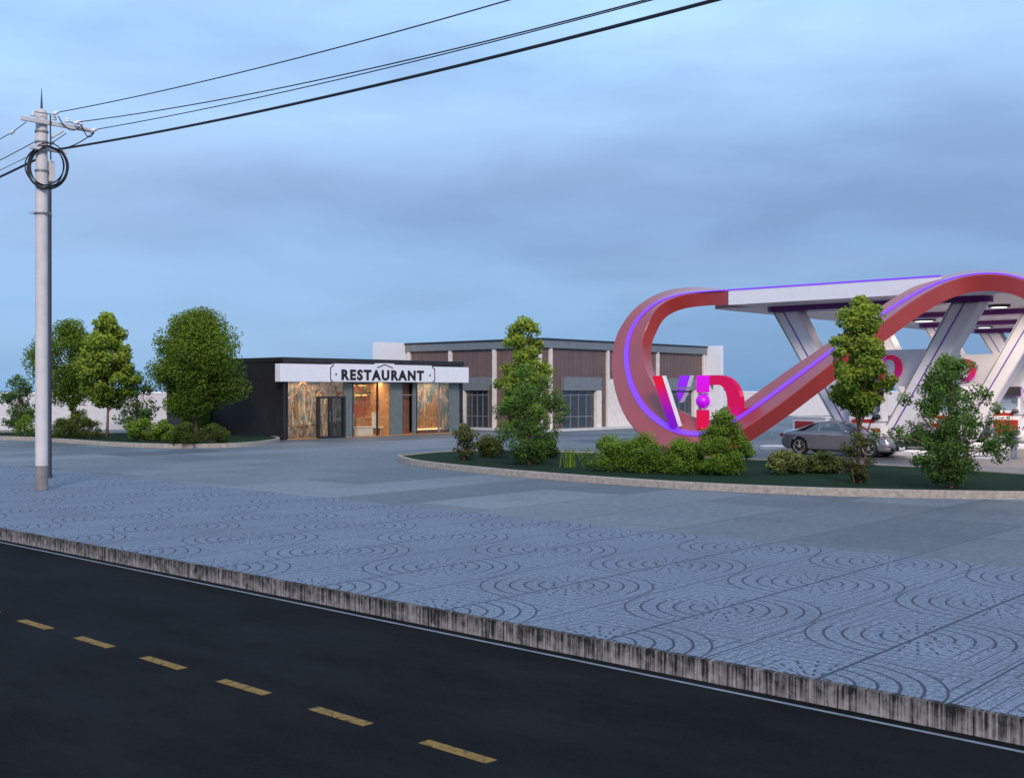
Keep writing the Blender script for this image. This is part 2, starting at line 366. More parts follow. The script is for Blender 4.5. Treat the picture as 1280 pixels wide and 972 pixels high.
# ---------------------------------------------------------------- setting
AK = 9.85; AP = 18.15; ZR = -.22
plain('far_ground', (.25, .36, .50), .9, sc=.02)  # pale blue haze put into the ground colour so it reads as sky
g = MB(); g.box(-3500, 3500, -3500, 3500, -.5, -.34); structure(g.build('ground', 'far_ground', rot=TH))
g = MB(); g.box(-60, AK, -80, 220, -.33, ZR); structure(g.build('road', 'asphalt', rot=TH))
g = MB(); g.box(AK+.07, AP, -80, 220, -.33, 0); structure(g.build('pavement', 'pavers', rot=TH))
g = MB(); g.box(AP, 128, -60, 84, -.33, -.004); structure(g.build('parking_area', 'slabs', rot=TH))
g = MB(); g.box(AK, AK+.07, -80, 220, -.33, .004); structure(g.build('road_kerb', 'kerb_dirty', rot=TH, bevel=.006))
g = MB(); g.box(AK-.20, AK-.155, -80, 220, ZR+.001, ZR+.004); structure(g.build('road_edge_line', 'road_white', rot=TH))
g = MB()
for k in range(-12, 60):
    b0 = 11.0 + (k)*1.495; g.box(6.53, 6.65, b0-.39, b0+.39, ZR+.001, ZR+.005)
structure(g.build('road_centre_line', 'road_yellow', rot=TH))
g = MB(); g.box(41.0, 120, -40, 30.5, -.004, 0.0); structure(g.build('forecourt', 'forecourt', rot=TH))

def smooth_poly(pts, n=8):
    out = []; L = len(pts)
    for i in range(L):
        p0, p1, p2, p3 = (Vector(pts[(i+k-1) % L]) for k in range(4))
        for j in range(n):
            t = j/n
            out.append(.5*((2*p1) + (p2-p0)*t + (2*p0-5*p1+4*p2-p3)*t*t + (3*p1-p0-3*p2+p3)*t**3))
    return out
def island(pts, kerb_name, lawn_name, hk=.20, wk=.16):
    P = smooth_poly([(p.x, p.y) for p in pts])
    n = len(P); area = sum(P[i].x*P[(i+1) % n].y - P[(i+1) % n].x*P[i].y for i in range(n))
    inn = []
    for i in range(n):
        t = (P[(i+1) % n]-P[i-1]).normalized(); nn = Vector((-t.y, t.x)) * (1 if area > 0 else -1); inn.append(P[i] + nn*wk)
    k = MB()
    rows = [[(p.x, p.y, -.3) for p in P], [(p.x, p.y, hk-.02) for p in P], [(p.x+(q.x-p.x)*.12, p.y+(q.y-p.y)*.12, hk) for p, q in zip(P, inn)],
            [(q.x, q.y, hk) for q in inn], [(q.x, q.y, hk-.08) for q in inn]]
    k.grid(rows, True); structure(k.build(kerb_name, 'kerb_stone'))
    l = MB(); l.face([(q.x, q.y, hk-.035) for q in inn]); structure(l.build(lawn_name, 'lawn_green'))
ZI = .165
front = [G(*p) for p in ((497, 575), (515, 581), (560, 587), (640, 595), (750, 604), (870, 612), (1000, 618), (1100, 621), (1200, 623), (1320, 624.5))]
back = [G(p[0], p[1], .2) for p in ((1330, 594), (1130, 581), (942, 573), (780, 566), (640, 562), (560, 563), (512, 567))]
island(front + [Vector((16.4, 27.7, 0)), Vector((18.6, 28.6, 0)), Vector((18.6, 31, 0))] + back, 'right_island_kerb', 'right_island_lawn')
front = [G(*p) for p in ((-160, 547), (0, 549.5), (60, 552), (134, 557), (190, 559.5), (240, 560), (300, 558.3), (335, 555), (350, 551.5))]
back = [G(335, 548), G(288, 544.5), G(262, 542), Vector((-20.5, 66, 0)), Vector((-27, 67, 0)), Vector((-38, 69, 0)), Vector((-46, 68, 0))]
island(front+back, 'left_island_kerb', 'left_island_lawn')

# far perimeter walls
def wall_run(p, q, h, label, name='boundary_wall'):
    d = q-p; t = empty(name, p, math.atan2(d.y, d.x), label, 'wall')
    g = MB(); g.box(0, d.length, 0, .3, 0, h-.12); g.build('wall', 'wall_white', t)
    g = MB(); g.box(-.05, d.length+.05, -.06, .36, h-.12, h); g.build('coping', 'white_paint', t)
wall_run(Vector((-70, 72, 0)), Vector((-21.4, 77, 0)), 2.53, 'long pale boundary wall behind the trees left of the restaurant')
wall_run(Vector((-33.9, 104.4, 0)), Vector((60, 122, 0)), 2.5, 'pale boundary wall seen through the red loop and behind the filling station')

# ---------------------------------------------------------------- restaurant
RP = G(354, 549.8); RP.z = 0
ra, rb = AB(RP)
def rt(px, off=0):                  # distance along the facade of a pixel column (off: how far in front of it)
    return a_at(px, rb-off) - ra
rest = empty('restaurant_building', RP, TH, 'black flat-roofed restaurant with lit glass front and white name band', 'restaurant')
WL = rt(578.6); D = 11.6; HR = 4.47
g = MB(); g.box(0, .25, 0, D, 0, HR-.25); g.build('side_wall', 'dark_wall', rest)
g = MB(); g.box(WL-.25, WL, 0, D, 0, HR-.25); g.build('side_wall', 'dark_wall', rest)
g = MB(); g.box(.25, WL-.25, D-.25, D, 0, HR-.25); g.build('rear_wall', 'dark_wall', rest)
g = MB(); g.box(-.06, WL+.06, -.06, D+.06, HR-.25, HR); g.build('roof', 'dark_wall', rest, bevel=.02)
g = MB(); g.box(.25, WL-.25, .02, .2, 3.15, HR-.25); g.build('header_wall', 'dark_wall', rest)
g = MB(); g.box(.25, WL-.25, .3, D-.25, 3.17, 3.27); g.build('ceiling', 'timber_dark', rest)
g = MB(); g.box(.25, WL-.25, .0, D-.25, .0, .04); g.build('floor', 'timber', rest)
# fascia
fx0, fx1 = rt(350.6, .55), rt(586, .55)
fs = MB().box(fx0, fx1, -.55, -.07, 3.14, 4.10).build('name_band', 'sign_white', rest, bevel=.015)
px0, px1 = rt(412, .56), rt(543, .56)
cx = (px0+px1)/2
g = MB(); g.prism([(px0, 3.16), (px1, 3.16), (px1, 3.98), (px1-.22, 4.16), (cx+.75, 4.16), (cx+.75, 4.22), (cx, 4.24), (cx-.75, 4.22), (cx-.75, 4.16), (px0+.22, 4.16), (px0, 3.98)], -.60, -.553); g.build('name_plaque', 'sign_white', fs)
def stroke(mb, pts, wd, y0, y1):
    for p, q in zip(pts, pts[1:]):
        d = Vector((q[0]-p[0], q[1]-p[1])); n = Vector((-d.y, d.x)).normalized()*wd/2; e_ = d.normalized()*wd*.45
        P_, Q_ = Vector(p)-e_, Vector(q)+e_
        mb.prism([P_-n, Q_-n, Q_+n, P_+n], y0, y1)
g = MB()
for sx, x in ((1, px0), (-1, px1)):
    g = MB(); stroke(g, [(x+.22*sx, 4.15), (x+.20*sx, 4.05), (x+.02*sx, 3.93), (x+.02*sx, 3.28), (x+.16*sx, 3.16)], .05, -.625, -.603); g.build('side_outline', 'black', fs)
g = MB()
stroke(g, [(cx-.58, 3.98), (cx, 4.17), (cx+.58, 3.98)], .05, -.625, -.603)
g.build('roof_outline', 'black', fs)
for x in (px0+.42, px1-.42): g = MB(); g.box(x-.05, x+.05, -.625, -.603, 3.52, 3.61); g.build('dot', 'black', fs)
def text(s, size, name, mat, parent, loc, width=None, ext=.01, off=0.0, rx=90, space=1.0):
    cu = bpy.data.curves.new(name, 'FONT'); cu.body = s; cu.size = size; cu.extrude = ext; cu.offset = off; cu.align_x = 'CENTER'; cu.space_character = space
    cu.resolution_u = 3
    o = bpy.data.objects.new('tmp', cu); C.objects.link(o); bpy.context.view_layer.update()
    dg = bpy.context.evaluated_depsgraph_get(); me = bpy.data.meshes.new_from_object(o.evaluated_get(dg)); bpy.data.objects.remove(o)
    me.materials.clear(); me.materials.append(MATS[mat])
    xs = [v.co.x for v in me.vertices]; wd = max(xs)-min(xs); mid = (max(xs)+min(xs))/2
    if width:
        for v in me.vertices: v.co.x = (v.co.x-mid)*width/wd
    t = bpy.data.objects.new(name, me); C.objects.link(t); t.parent = parent; t.location = loc; t.rotation_euler = (R(rx), 0, 0)
    return t
tx0, tx1 = rt(427, .62), rt(530, .62)
text('RESTAURANT', .78, 'name_lettering', 'black', fs, ((tx0+tx1)/2, -.61, 3.28), tx1-tx0, .012, .036, space=1.25)
# front: panels, openings
def X(px): return rt(px)
g = MB(); 
for a0, a1 in ((357, 359.5), (430.5, 441), (488, 503), (516.5, 521.5)):
    g = MB(); g.box(X(a0), X(a1), .0, .12, .04, 3.13); g.build('front_panel', 'teal_panel', rest)
for a0, a1, mt in ((359.5, 396.5, 'shop_glass'), (441.4, 471.5, 'shop_glass'), (473, 488, 'shop_glass'), (521.5, 548, 'shop_glass'), (550, 562, 'shop_glass'), (562, 577, 'teal_panel')):
    g = MB(); g.box(X(a0), X(a1), .05, .065, .04, 3.13); g.build('window_pane', mt, rest)
g = MB(); g.box(X(396.6), X(430.5), .05, .065, 2.40, 3.13); g.build('window_pane', 'shop_glass', rest)
g = MB(); g.box(X(503), X(516.5), .35, .40, .04, 3.13); g.box(X(503.2), X(516.3), .05, .10, 2.36, 2.42, 1); g.build('recessed_doorway', ['timber_dark', 'grey_metal'], rest)
for p_ in (441.2, 472.2, 549, 359.4, 520.8, 577.2):
    g = MB(); g.box(X(p_)-.04, X(p_)+.04, -.012, .10, .04, 3.135); g.build('mullion', 'dark_frame' if p_ not in (549,) else 'grey_metal', rest)
dr = MB(); d0, d1 = X(396.5), X(430.4); dm = X(412.5)
dr.box(d0, d0+.14, -.12, .10, .0, 2.34); dr.box(d1-.14, d1, -.12, .10, 0, 2.34); dr.box(dm-.09, dm+.09, -.12, .10, 0, 2.22); dr.box(d0+.14, d1-.14, -.12, .10, 2.22, 2.34)
dr.box(d0+.14, dm-.09, -.11, .09, .0, .13); dr.box(dm+.09, d1-.14, -.11, .09, .0, .13)
do = dr.build('entrance_door', 'dark_frame', rest)
g = MB(); g.box(d0+.14, dm-.09, -.01, .0, .13, 2.22); g.build('pane', 'shop_glass', do)
g = MB(); g.box(dm+.09, d1-.14, -.01, .0, .13, 2.22); g.build('pane', 'veil_glass', do)
for s in (-1, 1):
    g = MB(); g.tube([(dm+.13*s, -.16, .9), (dm+.13*s, -.16, 1.5)], .015); g.build('handle', 'steel', do)
# interior fittings (XI: where a pixel column of the shop front lands at depth d behind the glass)
def XI(px, d): return rt(px, -d)
random.seed(4)
mu = MB(); mu.box(.3, XI(436, 1.3), 1.3, 1.35, .05, 3.15); mu.build('mural', 'mural', rest)
for k in range(9):
    g = MB(); x0 = XI(362+k*8, .8); rr = random.uniform(.25, .5); h = random.uniform(1.2, 2.0)
    g.tube([(x0+rr*math.cos(t)*.8, .85+.1*math.sin(t*2+k), h+ (1.0+.3*math.sin(k))*math.sin(t)) for t in [i*math.pi/12 for i in range(-2, 22)]], random.uniform(.02, .06), 6)
    g.build('bentwood_hoop', 'timber' if k % 3 else 'linen', rest, smooth=1)
for k in range(3):
    g = MB(); x0 = XI(362+k*12, .5); g.box(x0, x0+1.2, .35, .7, .70, .75); g.box(x0+.5, x0+.6, .48, .56, .04, .70); g.build('table', 'timber', rest)
g = MB(); g.box(XI(437, 2.3), XI(500, 2.3), 2.3, 2.4, .05, 3.15); g.build('brick_wall', 'brick_inner', rest)
g = MB(); g.box(XI(489, 0), XI(489, 0)+.08, .13, 4.2, .05, 3.15); g.build('partition', 'timber', rest)
for k, z in enumerate((2.98, 2.40)):
    g = MB(); g.box(XI(438, 2), XI(487, 2), 1.95, 2.28, z, z+.06); sh = g.build('shelf', 'timber', rest)
    g = MB(); g.box(XI(439, 2.1), XI(486, 2.1), 2.2, 2.27, z-.045, z-.01); g.build('shelf_light', 'warm_glow', sh)
for k in range(9):
    g = MB(); x0 = XI(442+k*5, 1.9); z0 = 3.0 if k % 2 else 2.5
    for j in range(70):
        p = Vector((x0+random.gauss(0, .10), 1.9+random.gauss(0, .05), z0+.15-abs(random.gauss(0, .38)))); d = Vector((random.gauss(0, 1), random.gauss(0, 1), random.gauss(0, 1))).normalized()*.06; e_ = d.orthogonal().normalized()*.04
        g.face([p-d, p+e_, p+d, p-e_])
    g.build('trailing_plant', 'plant_green', rest)
g = MB(); g.box(XI(445, 1.5), XI(471, 1.5), 1.5, 1.9, .04, .98); g.box(XI(444, 1.5), XI(472, 1.5), 1.45, 1.95, .98, 1.03); g.build('counter', 'timber', rest)
g = MB(); g.box(XI(446, .5), XI(466, .5), .4, .9, .50, .56); g.box(XI(447, .5), XI(465, .5), .45, .85, .04, .50); g.build('white_bench', 'linen', rest)
for k in range(4):
    g = MB(); x0 = XI(467+k*5.5, .8) if k else XI(443.5, .8); g.box(x0-.2, x0+.2, .7, 1.1, .42, .50); g.box(x0-.2, x0+.2, 1.08, 1.14, .5, 1.35)
    for sx in (-.17, .17):
        for sy in (.74, 1.06): g.box(x0+sx-.02, x0+sx+.02, sy-.02, sy+.02, .04, .42)
    g.build('chair', 'linen', rest, bevel=.02)
# flame slats in the right room: a screen wall close behind the glass
g = MB(); g.box(XI(519, .9), WL-.3, .95, 1.0, .05, 3.15); g.build('back_panel', 'mural', rest)
xx = XI(519, .8); i = 0
while xx < XI(551, .8):
    f_ = (xx-XI(519, .8))/(XI(549, .8)-XI(519, .8)); h = .9+1.3*f_+.45*math.sin(i*1.7)+random.uniform(-.25, .25)
    h = min(3.0, max(.8, h)); g = MB(); g.prism([(xx, .35), (xx+.10, .35), (xx+.10, h-.35), (xx+.05, h), (xx, h-.35)], .80-.05*(i % 2), .88); g.build('timber_slat', 'timber', rest)
    xx += .125; i += 1
g = MB(); g.box(XI(519, .6), XI(551, .6), .62, .68, .26, .31); g.build('floor_light', 'warm_glow', rest)
g = MB(); g.box(XI(519, .4), XI(565, .4), .25, .6, .04, .22); g.build('step', 'timber_dark', rest)
for px_, yy, e_ in ((380, .7, 34), (462, 1.1, 80), (540, .45, 40)):
    l = bpy.data.lights.new('ceiling_lamp', 'AREA'); l.energy = e_; l.shape = 'RECTANGLE'; l.size = 2.4; l.size_y = .5; l.color = (1, .74, .48)
    o = bpy.data.objects.new('ceiling_lamp', l); C.objects.link(o); o.parent = rest; o.location = (XI(px_, yy), yy, 3.12)

# ---------------------------------------------------------------- brown hall behind
HP = G(678, 538.7); HP.z = 0; ha, hb = AB(HP)
hall = empty('brown_hall', HP, TH, 'long brown clad two-wing hall with grey cornice and cream pilasters', 'building')
HT = 6.07
def ht(px): return a_at(px, hb)-ha            # right wing
def hl(px): return b_at(px, ha)-hb            # left wing
RW, LW = ht(881), hl(509)
g = MB(); g.box(.0, RW, 0.0, 12, 0, HT-.62); g.box(0, 12, 12, LW, 0, HT-.62); g.build('wall', 'brown_clad', hall)
g = MB(); g.box(-.22, RW, -.22, 12, HT-.62, HT-.10); g.box(-.22, 12, 12.0, LW, HT-.62, HT-.10); g.build('cornice', 'grey_metal', hall)
g = MB(); g.box(-.30, RW, -.30, 12.1, HT-.098, HT); g.box(-.30, 12.1, 12.1, LW, HT-.098, HT); g.build('roof_edge', 'dark_frame', hall)
for p_ in (687, 758.5, 821, 878.5):
    g = MB(); x = ht(p_); g.box(x-.12, x+.12, -.16, -.003, 0, HT-.625); g.build('pilaster', 'cream', hall)
for p_ in (677, 619, 564, 512.5):
    g = MB(); y = max(.15, hl(p_)); g.box(-.16, -.003, y-.14, y+.14, 0, HT-.625); g.build('pilaster', 'cream', hall)
g = MB(); g.box(RW, RW+.35, -1.45, 12, 0, HT+.02); g.build('end_wall', 'sign_white', hall)
g = MB(); g.box(-3.0, 12, LW, LW+.35, 0, HT+.02); g.build('end_wall', 'sign_white', hall)
g = MB(); g.box(-1.1, RW+1, -1.2, 0, .0, .12); g.box(-1.1, -.01, 0.01, LW, 0, .12); g.build('plinth_kerb', 'wall_white', hall)
def entry(x0, x1, wing):
    zt, zm = 3.55, 2.75-.10
    tr = (lambda p: p) if wing == 'r' else (lambda p: (p[1], p[0], p[2]))
    def bx(mb, a0, a1, d0, d1, z0, z1, mi=0):
        if wing == 'r': mb.box(a0, a1, d0, d1, z0, z1, mi)
        else: mb.box(d0, d1, a0, a1, z0, z1, mi)
    g = MB(); bx(g, x0, x1, -.35, -.004, zm, zt); ca = g.build('entrance_hood', 'grey_metal', hall)
    g = MB(); bx(g, x1-.55, x1-.02, -.34, -.004, .12, zm-.003); g.build('entrance_pier', 'cream', hall)
    g = MB(); bx(g, x0+.05, x1-.56, -.05, -.005, .12, zm-.003); dd = g.build('entrance_glazing', 'mirror_glass', hall)
    g = MB(); n = 4; wd = (x1-.56-x0-.05)/n
    for k in range(n+1): bx(g, x0+.05+k*wd-.03, x0+.05+k*wd+.03, -.09, -.052, .12, zm-.02)
    bx(g, x0+.1, x1-.6, -.085, -.055, 2.3, 2.36); bx(g, x0+.1, x1-.6, -.085, -.055, .86, .92)
    g.build('door_frame', 'grey_metal', dd)
entry(ht(701), ht(747.5), 'r'); entry(ht(831), ht(868), 'r')
entry(hl(612), hl(577), 'l')
for x0, x1 in ((ht(748), ht(756.5)), (ht(761), ht(790)), (ht(690), ht(699)),):
    g = MB(); g.box(x0, x1, -.03, -.004, .12, 3.45); g.build('wall_panel', 'brown_clad' if x1-x0 < 2 else 'cream', hall)
g = MB(); g.box(-.03, -.004, hl(618)+.2, hl(566), 3.0, 3.55); g.build('grey_band', 'grey_metal', hall)

# ---------------------------------------------------------------- filling station canopy
can = empty('filling_station_canopy', (0, 0, 0), TH, 'white filling station canopy on slanted columns with red ribbon loop at its end', 'canopy')
AF = 43.06; Z0, Z1 = 6.42, 7.05; BM = 20.6
g = MB(); BX = b_at(1176, AF)
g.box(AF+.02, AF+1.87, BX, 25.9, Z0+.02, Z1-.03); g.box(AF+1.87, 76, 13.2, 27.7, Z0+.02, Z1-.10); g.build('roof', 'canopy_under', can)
g = MB(); g.box(AF-.03, AF+.02, BX, 25.88, Z0, Z1-.01); g.box(AF+1.9, 76.05, 27.7, 27.75, Z0, Z1-.01); g.box(AF+1.9, 76.05, 13.15, 13.2, Z0, Z1-.01); g.box(76, 76.05, 13.2, 27.7, Z0, Z1-.01); g.build('fascia', 'sign_white', can)
g = MB(); g.box(AF-.06, AF+.06, BX, 25.9, Z1-.008, Z1+.05); g.build('edge_strip', 'strip_glow', can)
ROWS = (46.1, 54.7, 63.3, 71.9)
lampspots = []
for ri, a0 in enumerate(ROWS):
    g = MB(); pts = []
    n = 8; b0, b1 = 15.7, 25.6
    outl = [(a0+.62*math.cos(t), b1-.62+.62*math.sin(t)) for t in [k*math.pi/n for k in range(n+1)]] + [(a0-.62*math.cos(t), b0+.62-.62*math.sin(t)) for t in [k*math.pi/n for k in range(n+1)]]
    g.prism(outl, Z0-.22, Z0+.018, plane='xy'); g.build('beam', 'purple_beam', can)
    for s in (-1, 1):
        bb, bt = BM+s*.55, BM+s*4.0
        wl, wh = .62, .50
        lo = [(a0-wh*.8, bb-wl*.75, .16), (a0-wh*.8, bb+wl*.75, .16), (a0+wh*.8, bb+wl*.75, .16), (a0+wh*.8, bb-wl*.75, .16)]
        hi = [(a0-wh, bt-wl, Z0-.2), (a0-wh, bt+wl, Z0-.2), (a0+wh, bt+wl, Z0-.2), (a0+wh, bt-wl, Z0-.2)]
        g = MB(); g.grid([lo, hi], True, True); cl = g.build('column', 'white_paint', can, bevel=.10)
        for off, wd, mt in ((.02, .028, 'purple_line'), (.50, .018, 'grey_metal')):
            st = MB(); lo2 = (a0-wh*.8-.004, bb+off*.75); hi2 = (a0-wh-.004, bt+off)
            st.grid([[(lo2[0]-.02, lo2[1]-wd, .3), (lo2[0]-.02, lo2[1]+wd, .3), (lo2[0]+.01, lo2[1]+wd, .3), (lo2[0]+.01, lo2[1]-wd, .3)],
                     [(hi2[0]-.02, hi2[1]-wd, Z0-.22), (hi2[0]-.02, hi2[1]+wd, Z0-.22), (hi2[0]+.01, hi2[1]+wd, Z0-.22), (hi2[0]+.01, hi2[1]-wd, Z0-.22)]], True, True)
            st.build('trim_line', mt, cl)
def lamp(a, b):
    g = MB(); g.lathe([(.46, 0), (.46, -.11), (.34, -.11), (.34, -.06)], 28, (a, b, Z0+.018)); lo = g.build('downlight', 'dark_frame', can)
    g = MB(); g.lathe([(.335, 0), (.32, -.03)], 28, (a, b, Z0-.075)); g.build('diffuser', 'lamp_glow', lo)
    l = bpy.data.lights.new('downlight_lamp', 'AREA'); l.shape = 'DISK'; l.size = .6; l.energy = 260; l.color = (1, .86, .76)
    o = bpy.data.objects.new('downlight_lamp', l); C.objects.link(o); o.parent = lo; o.location = (a, b, Z0-.12)
def at_under(px, py):
    Y = F*(Z0-H)/(HY-py); return AB(Vector(((px-CX)/F*Y, Y, 0)))
for px, py in ((1249, 381.5), (1152, 399.5), (1062, 389.5)): lamp(*at_under(px, py))
for a in (59, 67.6):
    for b in (17.5, 23.5): lamp(a, b)

# the ribbon
WR, TR = 1.85, .62
ST = [  # px, py of the light strip, a, N (front, e2, up), strip offset along B in half widths
    (960, 359.5, AF+.05, (.04, 0, 1), -.94), (930, 361.2, AF+.05, (.04, 0, 1), -.94), (912, 362.0, AF+.05, (.04, .0, 1), -.94), (880, 363.3, AF+.02, (.10, .05, 1), -.93), (858, 365, AF, (.22, .14, .95), -.75),
    (838.8, 368.5, AF-.1, (.38, .30, .8), -.5), (821.5, 375, AF-.25, (.58, .45, .62), -.28), (806.7, 385, AF-.5, (.78, .48, .36), -.1), (793, 399.5, AF-.8, (.93, .30, .10), 0),
    (784.4, 416.4, AF-1.15, (1, .12, 0), 0), (781.2, 436, AF-1.6, (1, 0, 0), 0), (781.5, 453.5, AF-2.0, (1, -.04, 0), 0), (785, 473, AF-2.4, (1, -.08, .02), 0), (792, 493, AF-2.85, (1, -.12, .06), 0),
    (803, 510, AF-3.25, (.95, -.28, .28), 0), (819, 526, AF-3.7, (.86, -.28, .45), 0), (838.8, 537.4, AF-4.05, (.74, -.16, .64), 0), (858.5, 543.5, AF-4.3, (.64, 0, .76), 0), (878, 543.8, AF-4.45, (.60, .1, .78), 0),
    (898, 538, AF-4.4, (.60, .2, .76), 0), (918, 527.5, AF-4.25, (.66, .32, .66), 0), (962, 495, AF-4.0, (.78, .43, .50), 0), (995, 470.5, AF-3.7, (.73, .47, .52), 0), (1038, 438, AF-3.1, (.70, .48, .56), 0),
    (1070, 415, AF-2.5, (.64, .46, .62), .05), (1100.5, 394, AF-1.9, (.58, .42, .70), .1), (1130, 371, AF-1.3, (.50, .34, .80), .2), (1163, 353.5, AF-.75, (.38, .22, .90), .35), (1192.6, 343.5, AF-.4, (.26, .1, .95), .5),
    (1225.6, 338.2, AF-.25, (.16, 0, 1), .62), (1258, 338.5, AF-.2, (.10, -.15, .98), .7), (1290, 346, AF-.2, (.06, -.35, .93), .75), (1325, 366, AF-.2, (.03, -.6, .8), .8), (1355, 400, AF-.2, (0, -.85, .5), .8), (1375, 440, AF-.2, (0, -.97, .2), .8), (1392, 500, AF-.2, (0, -1, .05), .8), (1400, 588, AF-.2, (0, -1, 0), .8)]
Sp = []
for px, py, a, nv, off in ST:
    b = b_at(px, a); p = W(a, b); z = z_at(py, p.y); Sp.append((Vector((a, b, z)), Vector((-nv[0], nv[1], nv[2])).normalized(), off))
def cr4(a, b, c, d, t): return .5*((2*b)+(c-a)*t+(2*a-5*b+4*c-d)*t*t+(3*b-a-3*c+d)*t**3)
# light smoothing of the strip path, then dense stations
for _ in range(2):
    q = list(Sp)
    for i in range(3, len(Sp)-1): q[i] = ((Sp[i-1][0]+Sp[i][0]*2+Sp[i+1][0])/4, (Sp[i-1][1]+Sp[i][1]*2+Sp[i+1][1]).normalized(), Sp[i][2])
    Sp = q
dense = []
for i in range(len(Sp)-1):
    q = [Sp[max(0, min(len(Sp)-1, i+k))] for k in (-1, 0, 1, 2)]
    for j in range(6):
        t = j/6; dense.append((cr4(*[x[0] for x in q], t), cr4(*[x[1] for x in q], t), cr4(*[x[2] for x in q], t)))
dense.append(Sp[-1])
rows = []; srow = []
for i, (p, n, off) in enumerate(dense):
    if i < 12: T = Vector((0, 1, 0))
    else: T = (dense[min(i+1, len(dense)-1)][0]-dense[i-1][0]).normalized()
    n = (n-T*n.dot(T)).normalized(); B = T.cross(n)
    c = p - n*.03 - n*TR/2 - B*off*WR/2
    sect = [(-1, -1), (-1, 1), (-.97, 1.0), (.97, 1), (1, 1), (1, -1)]
    def q_(u, v): return c + B*u*WR/2 + n*v*TR/2
    rows.append([q_(-1, -1), q_(-1, .90), q_(-.965, 1), q_(-.05, 1), q_(.05, 1), q_(.965, 1), q_(1, .90), q_(1, -1)])
    so_ = c + B*off*WR/2 + n*TR/2; hw = .125
    srow.append([so_ - B*hw - n*.01, so_ - B*hw + n*.035, so_ + B*hw + n*.035, so_ + B*hw - n*.01])
g = MB(); g.grid([r[::-1] for r in rows[12:]], True, True); rib = g.build('ribbon', 'ribbon_red', can, smooth=1)
g = MB(); g.grid([r[::-1] for r in srow[13:]], True, True); g.build('light_strip', 'strip_glow', rib, smooth=1)

# ---------------------------------------------------------------- VD letters
def arc_pts(cx, cz, rx, rz, n=14): return [(cx+rx*math.sin(t), cz+rz*math.cos(t)) for t in [k*math.pi/n for k in range(n+1)]]
def make_logo(name, loc, rz, wd, ht_, label, group=None, dp=.25, into=None, off=(0, 0, 0), k=1):
    t = into or empty(name, loc, rz, label, 'logo sign', group)
    if k != 1: dp = dp/k
    def put(o): o.location = off; o.scale = (k, k, k); return o
    def S(pts): return [(x*wd, z*ht_) for x, z in pts]
    def part(nm, polys, mat, y0=0, y1=dp):
        g = MB()
        for P_ in polys: g.prism(S(P_), y0, y1)
        # faces of the front carry colour, the sides are white
        g.mi = [0 if len(f) > 4 or abs(Vector(g.v[f[0]]).y-Vector(g.v[f[2]]).y) < 1e-6 else 1 for f in g.f]
        return put(g.build(nm, [mat, 'sign_white'], t))
    V1 = [(0, 1), (.125, 1), (.305, .0), (.20, .0)]
    part('letter_stroke', [[(0, 1), (.12, 1), (.31, .04), (.28, -.0), (.21, .0)][::-1]], 'logo_v')
    part('letter_stroke', [[(.325, 1), (.445, 1), (.405, .78), (.295, .78)][::-1], [(.29, .75), (.40, .75), (.39, .715), (.283, .715)][::-1], [(.285, .68), (.385, .68), (.325, .49)][::-1]], 'logo_v2')
    part('letter_stem', [[(.515, 1), (.66, 1), (.66, .68), (.515, .68)][::-1]], 'logo_stem')
    part('letter_stem', [[(.515, .36), (.66, .36), (.66, .0), (.515, .0)][::-1]], 'logo_stem')
    # bowl of the D
    out = [(.66, 1)] + arc_pts(.76, .5, .24, .5) + [(.66, 0)]
    inn = [(.66, .82)] + arc_pts(.76, .5, .095, .32) + [(.66, .18)]
    g = MB()
    out = S(out); inn = S(inn)
    rows_ = [[(p[0], y, p[1]) for p, y in ((o_, 0), (o_, dp), (i_, dp), (i_, 0))] for o_, i_ in zip(out, inn)]
    g.grid(rows_, True, True); n4 = len(rows_)-1
    g.mi = [0 if (k % 4) in (3,) or (k % 4) == 0 else 1 for k in range(n4*4)] + [0, 0]
    put(g.build('letter_bowl', ['logo_bowl', 'sign_white'], t))
    g = MB(); rb_ = .085*ht_*1.55; 
    g.lathe([(rb_*math.sin(k*math.pi/16)+1e-4, -rb_*math.cos(k*math.pi/16)) for k in range(17)], 28, (.585*wd, 0.02, .52*ht_))
    put(g.build('ball', 'logo_ball', t, smooth='all'))
    g = MB(); g.lathe([(rb_*1.12, -.02), (rb_*1.18, -.02), (rb_*1.18, .02), (rb_*1.12, .02)], 28, (.585*wd, dp*.6, .52*ht_), axis='y'); put(g.build('ball_ring', 'sign_white', t, smooth=1))
    return t
aL = AF-4.15
b0_, b1_ = b_at(815, aL), b_at(926, aL)
p0 = W(aL, b0_); zL0 = z_at(536, W(aL, b_at(870, aL)).y); zL1 = z_at(469, W(aL, b_at(870, aL)).y)
# gradients are in metres of the letter height, so scale object space
def fix_grad(mats, h):
    for mn in mats:
        for n in MATS[mn].node_tree.nodes:
            if n.type == 'MAP_RANGE': n.inputs[1].default_value *= h; n.inputs[2].default_value *= h
LH = zL1-zL0
fix_grad(('logo_v', 'logo_v2', 'logo_stem', 'logo_bowl', 'logo_ball'), LH)
make_logo('letter_sign', (p0.x, p0.y, zL0), THB, b0_-b1_, LH, 'big standing red and purple VD letters inside the red ribbon loop', dp=.30)
g = MB(); mid = (b0_+b1_)/2

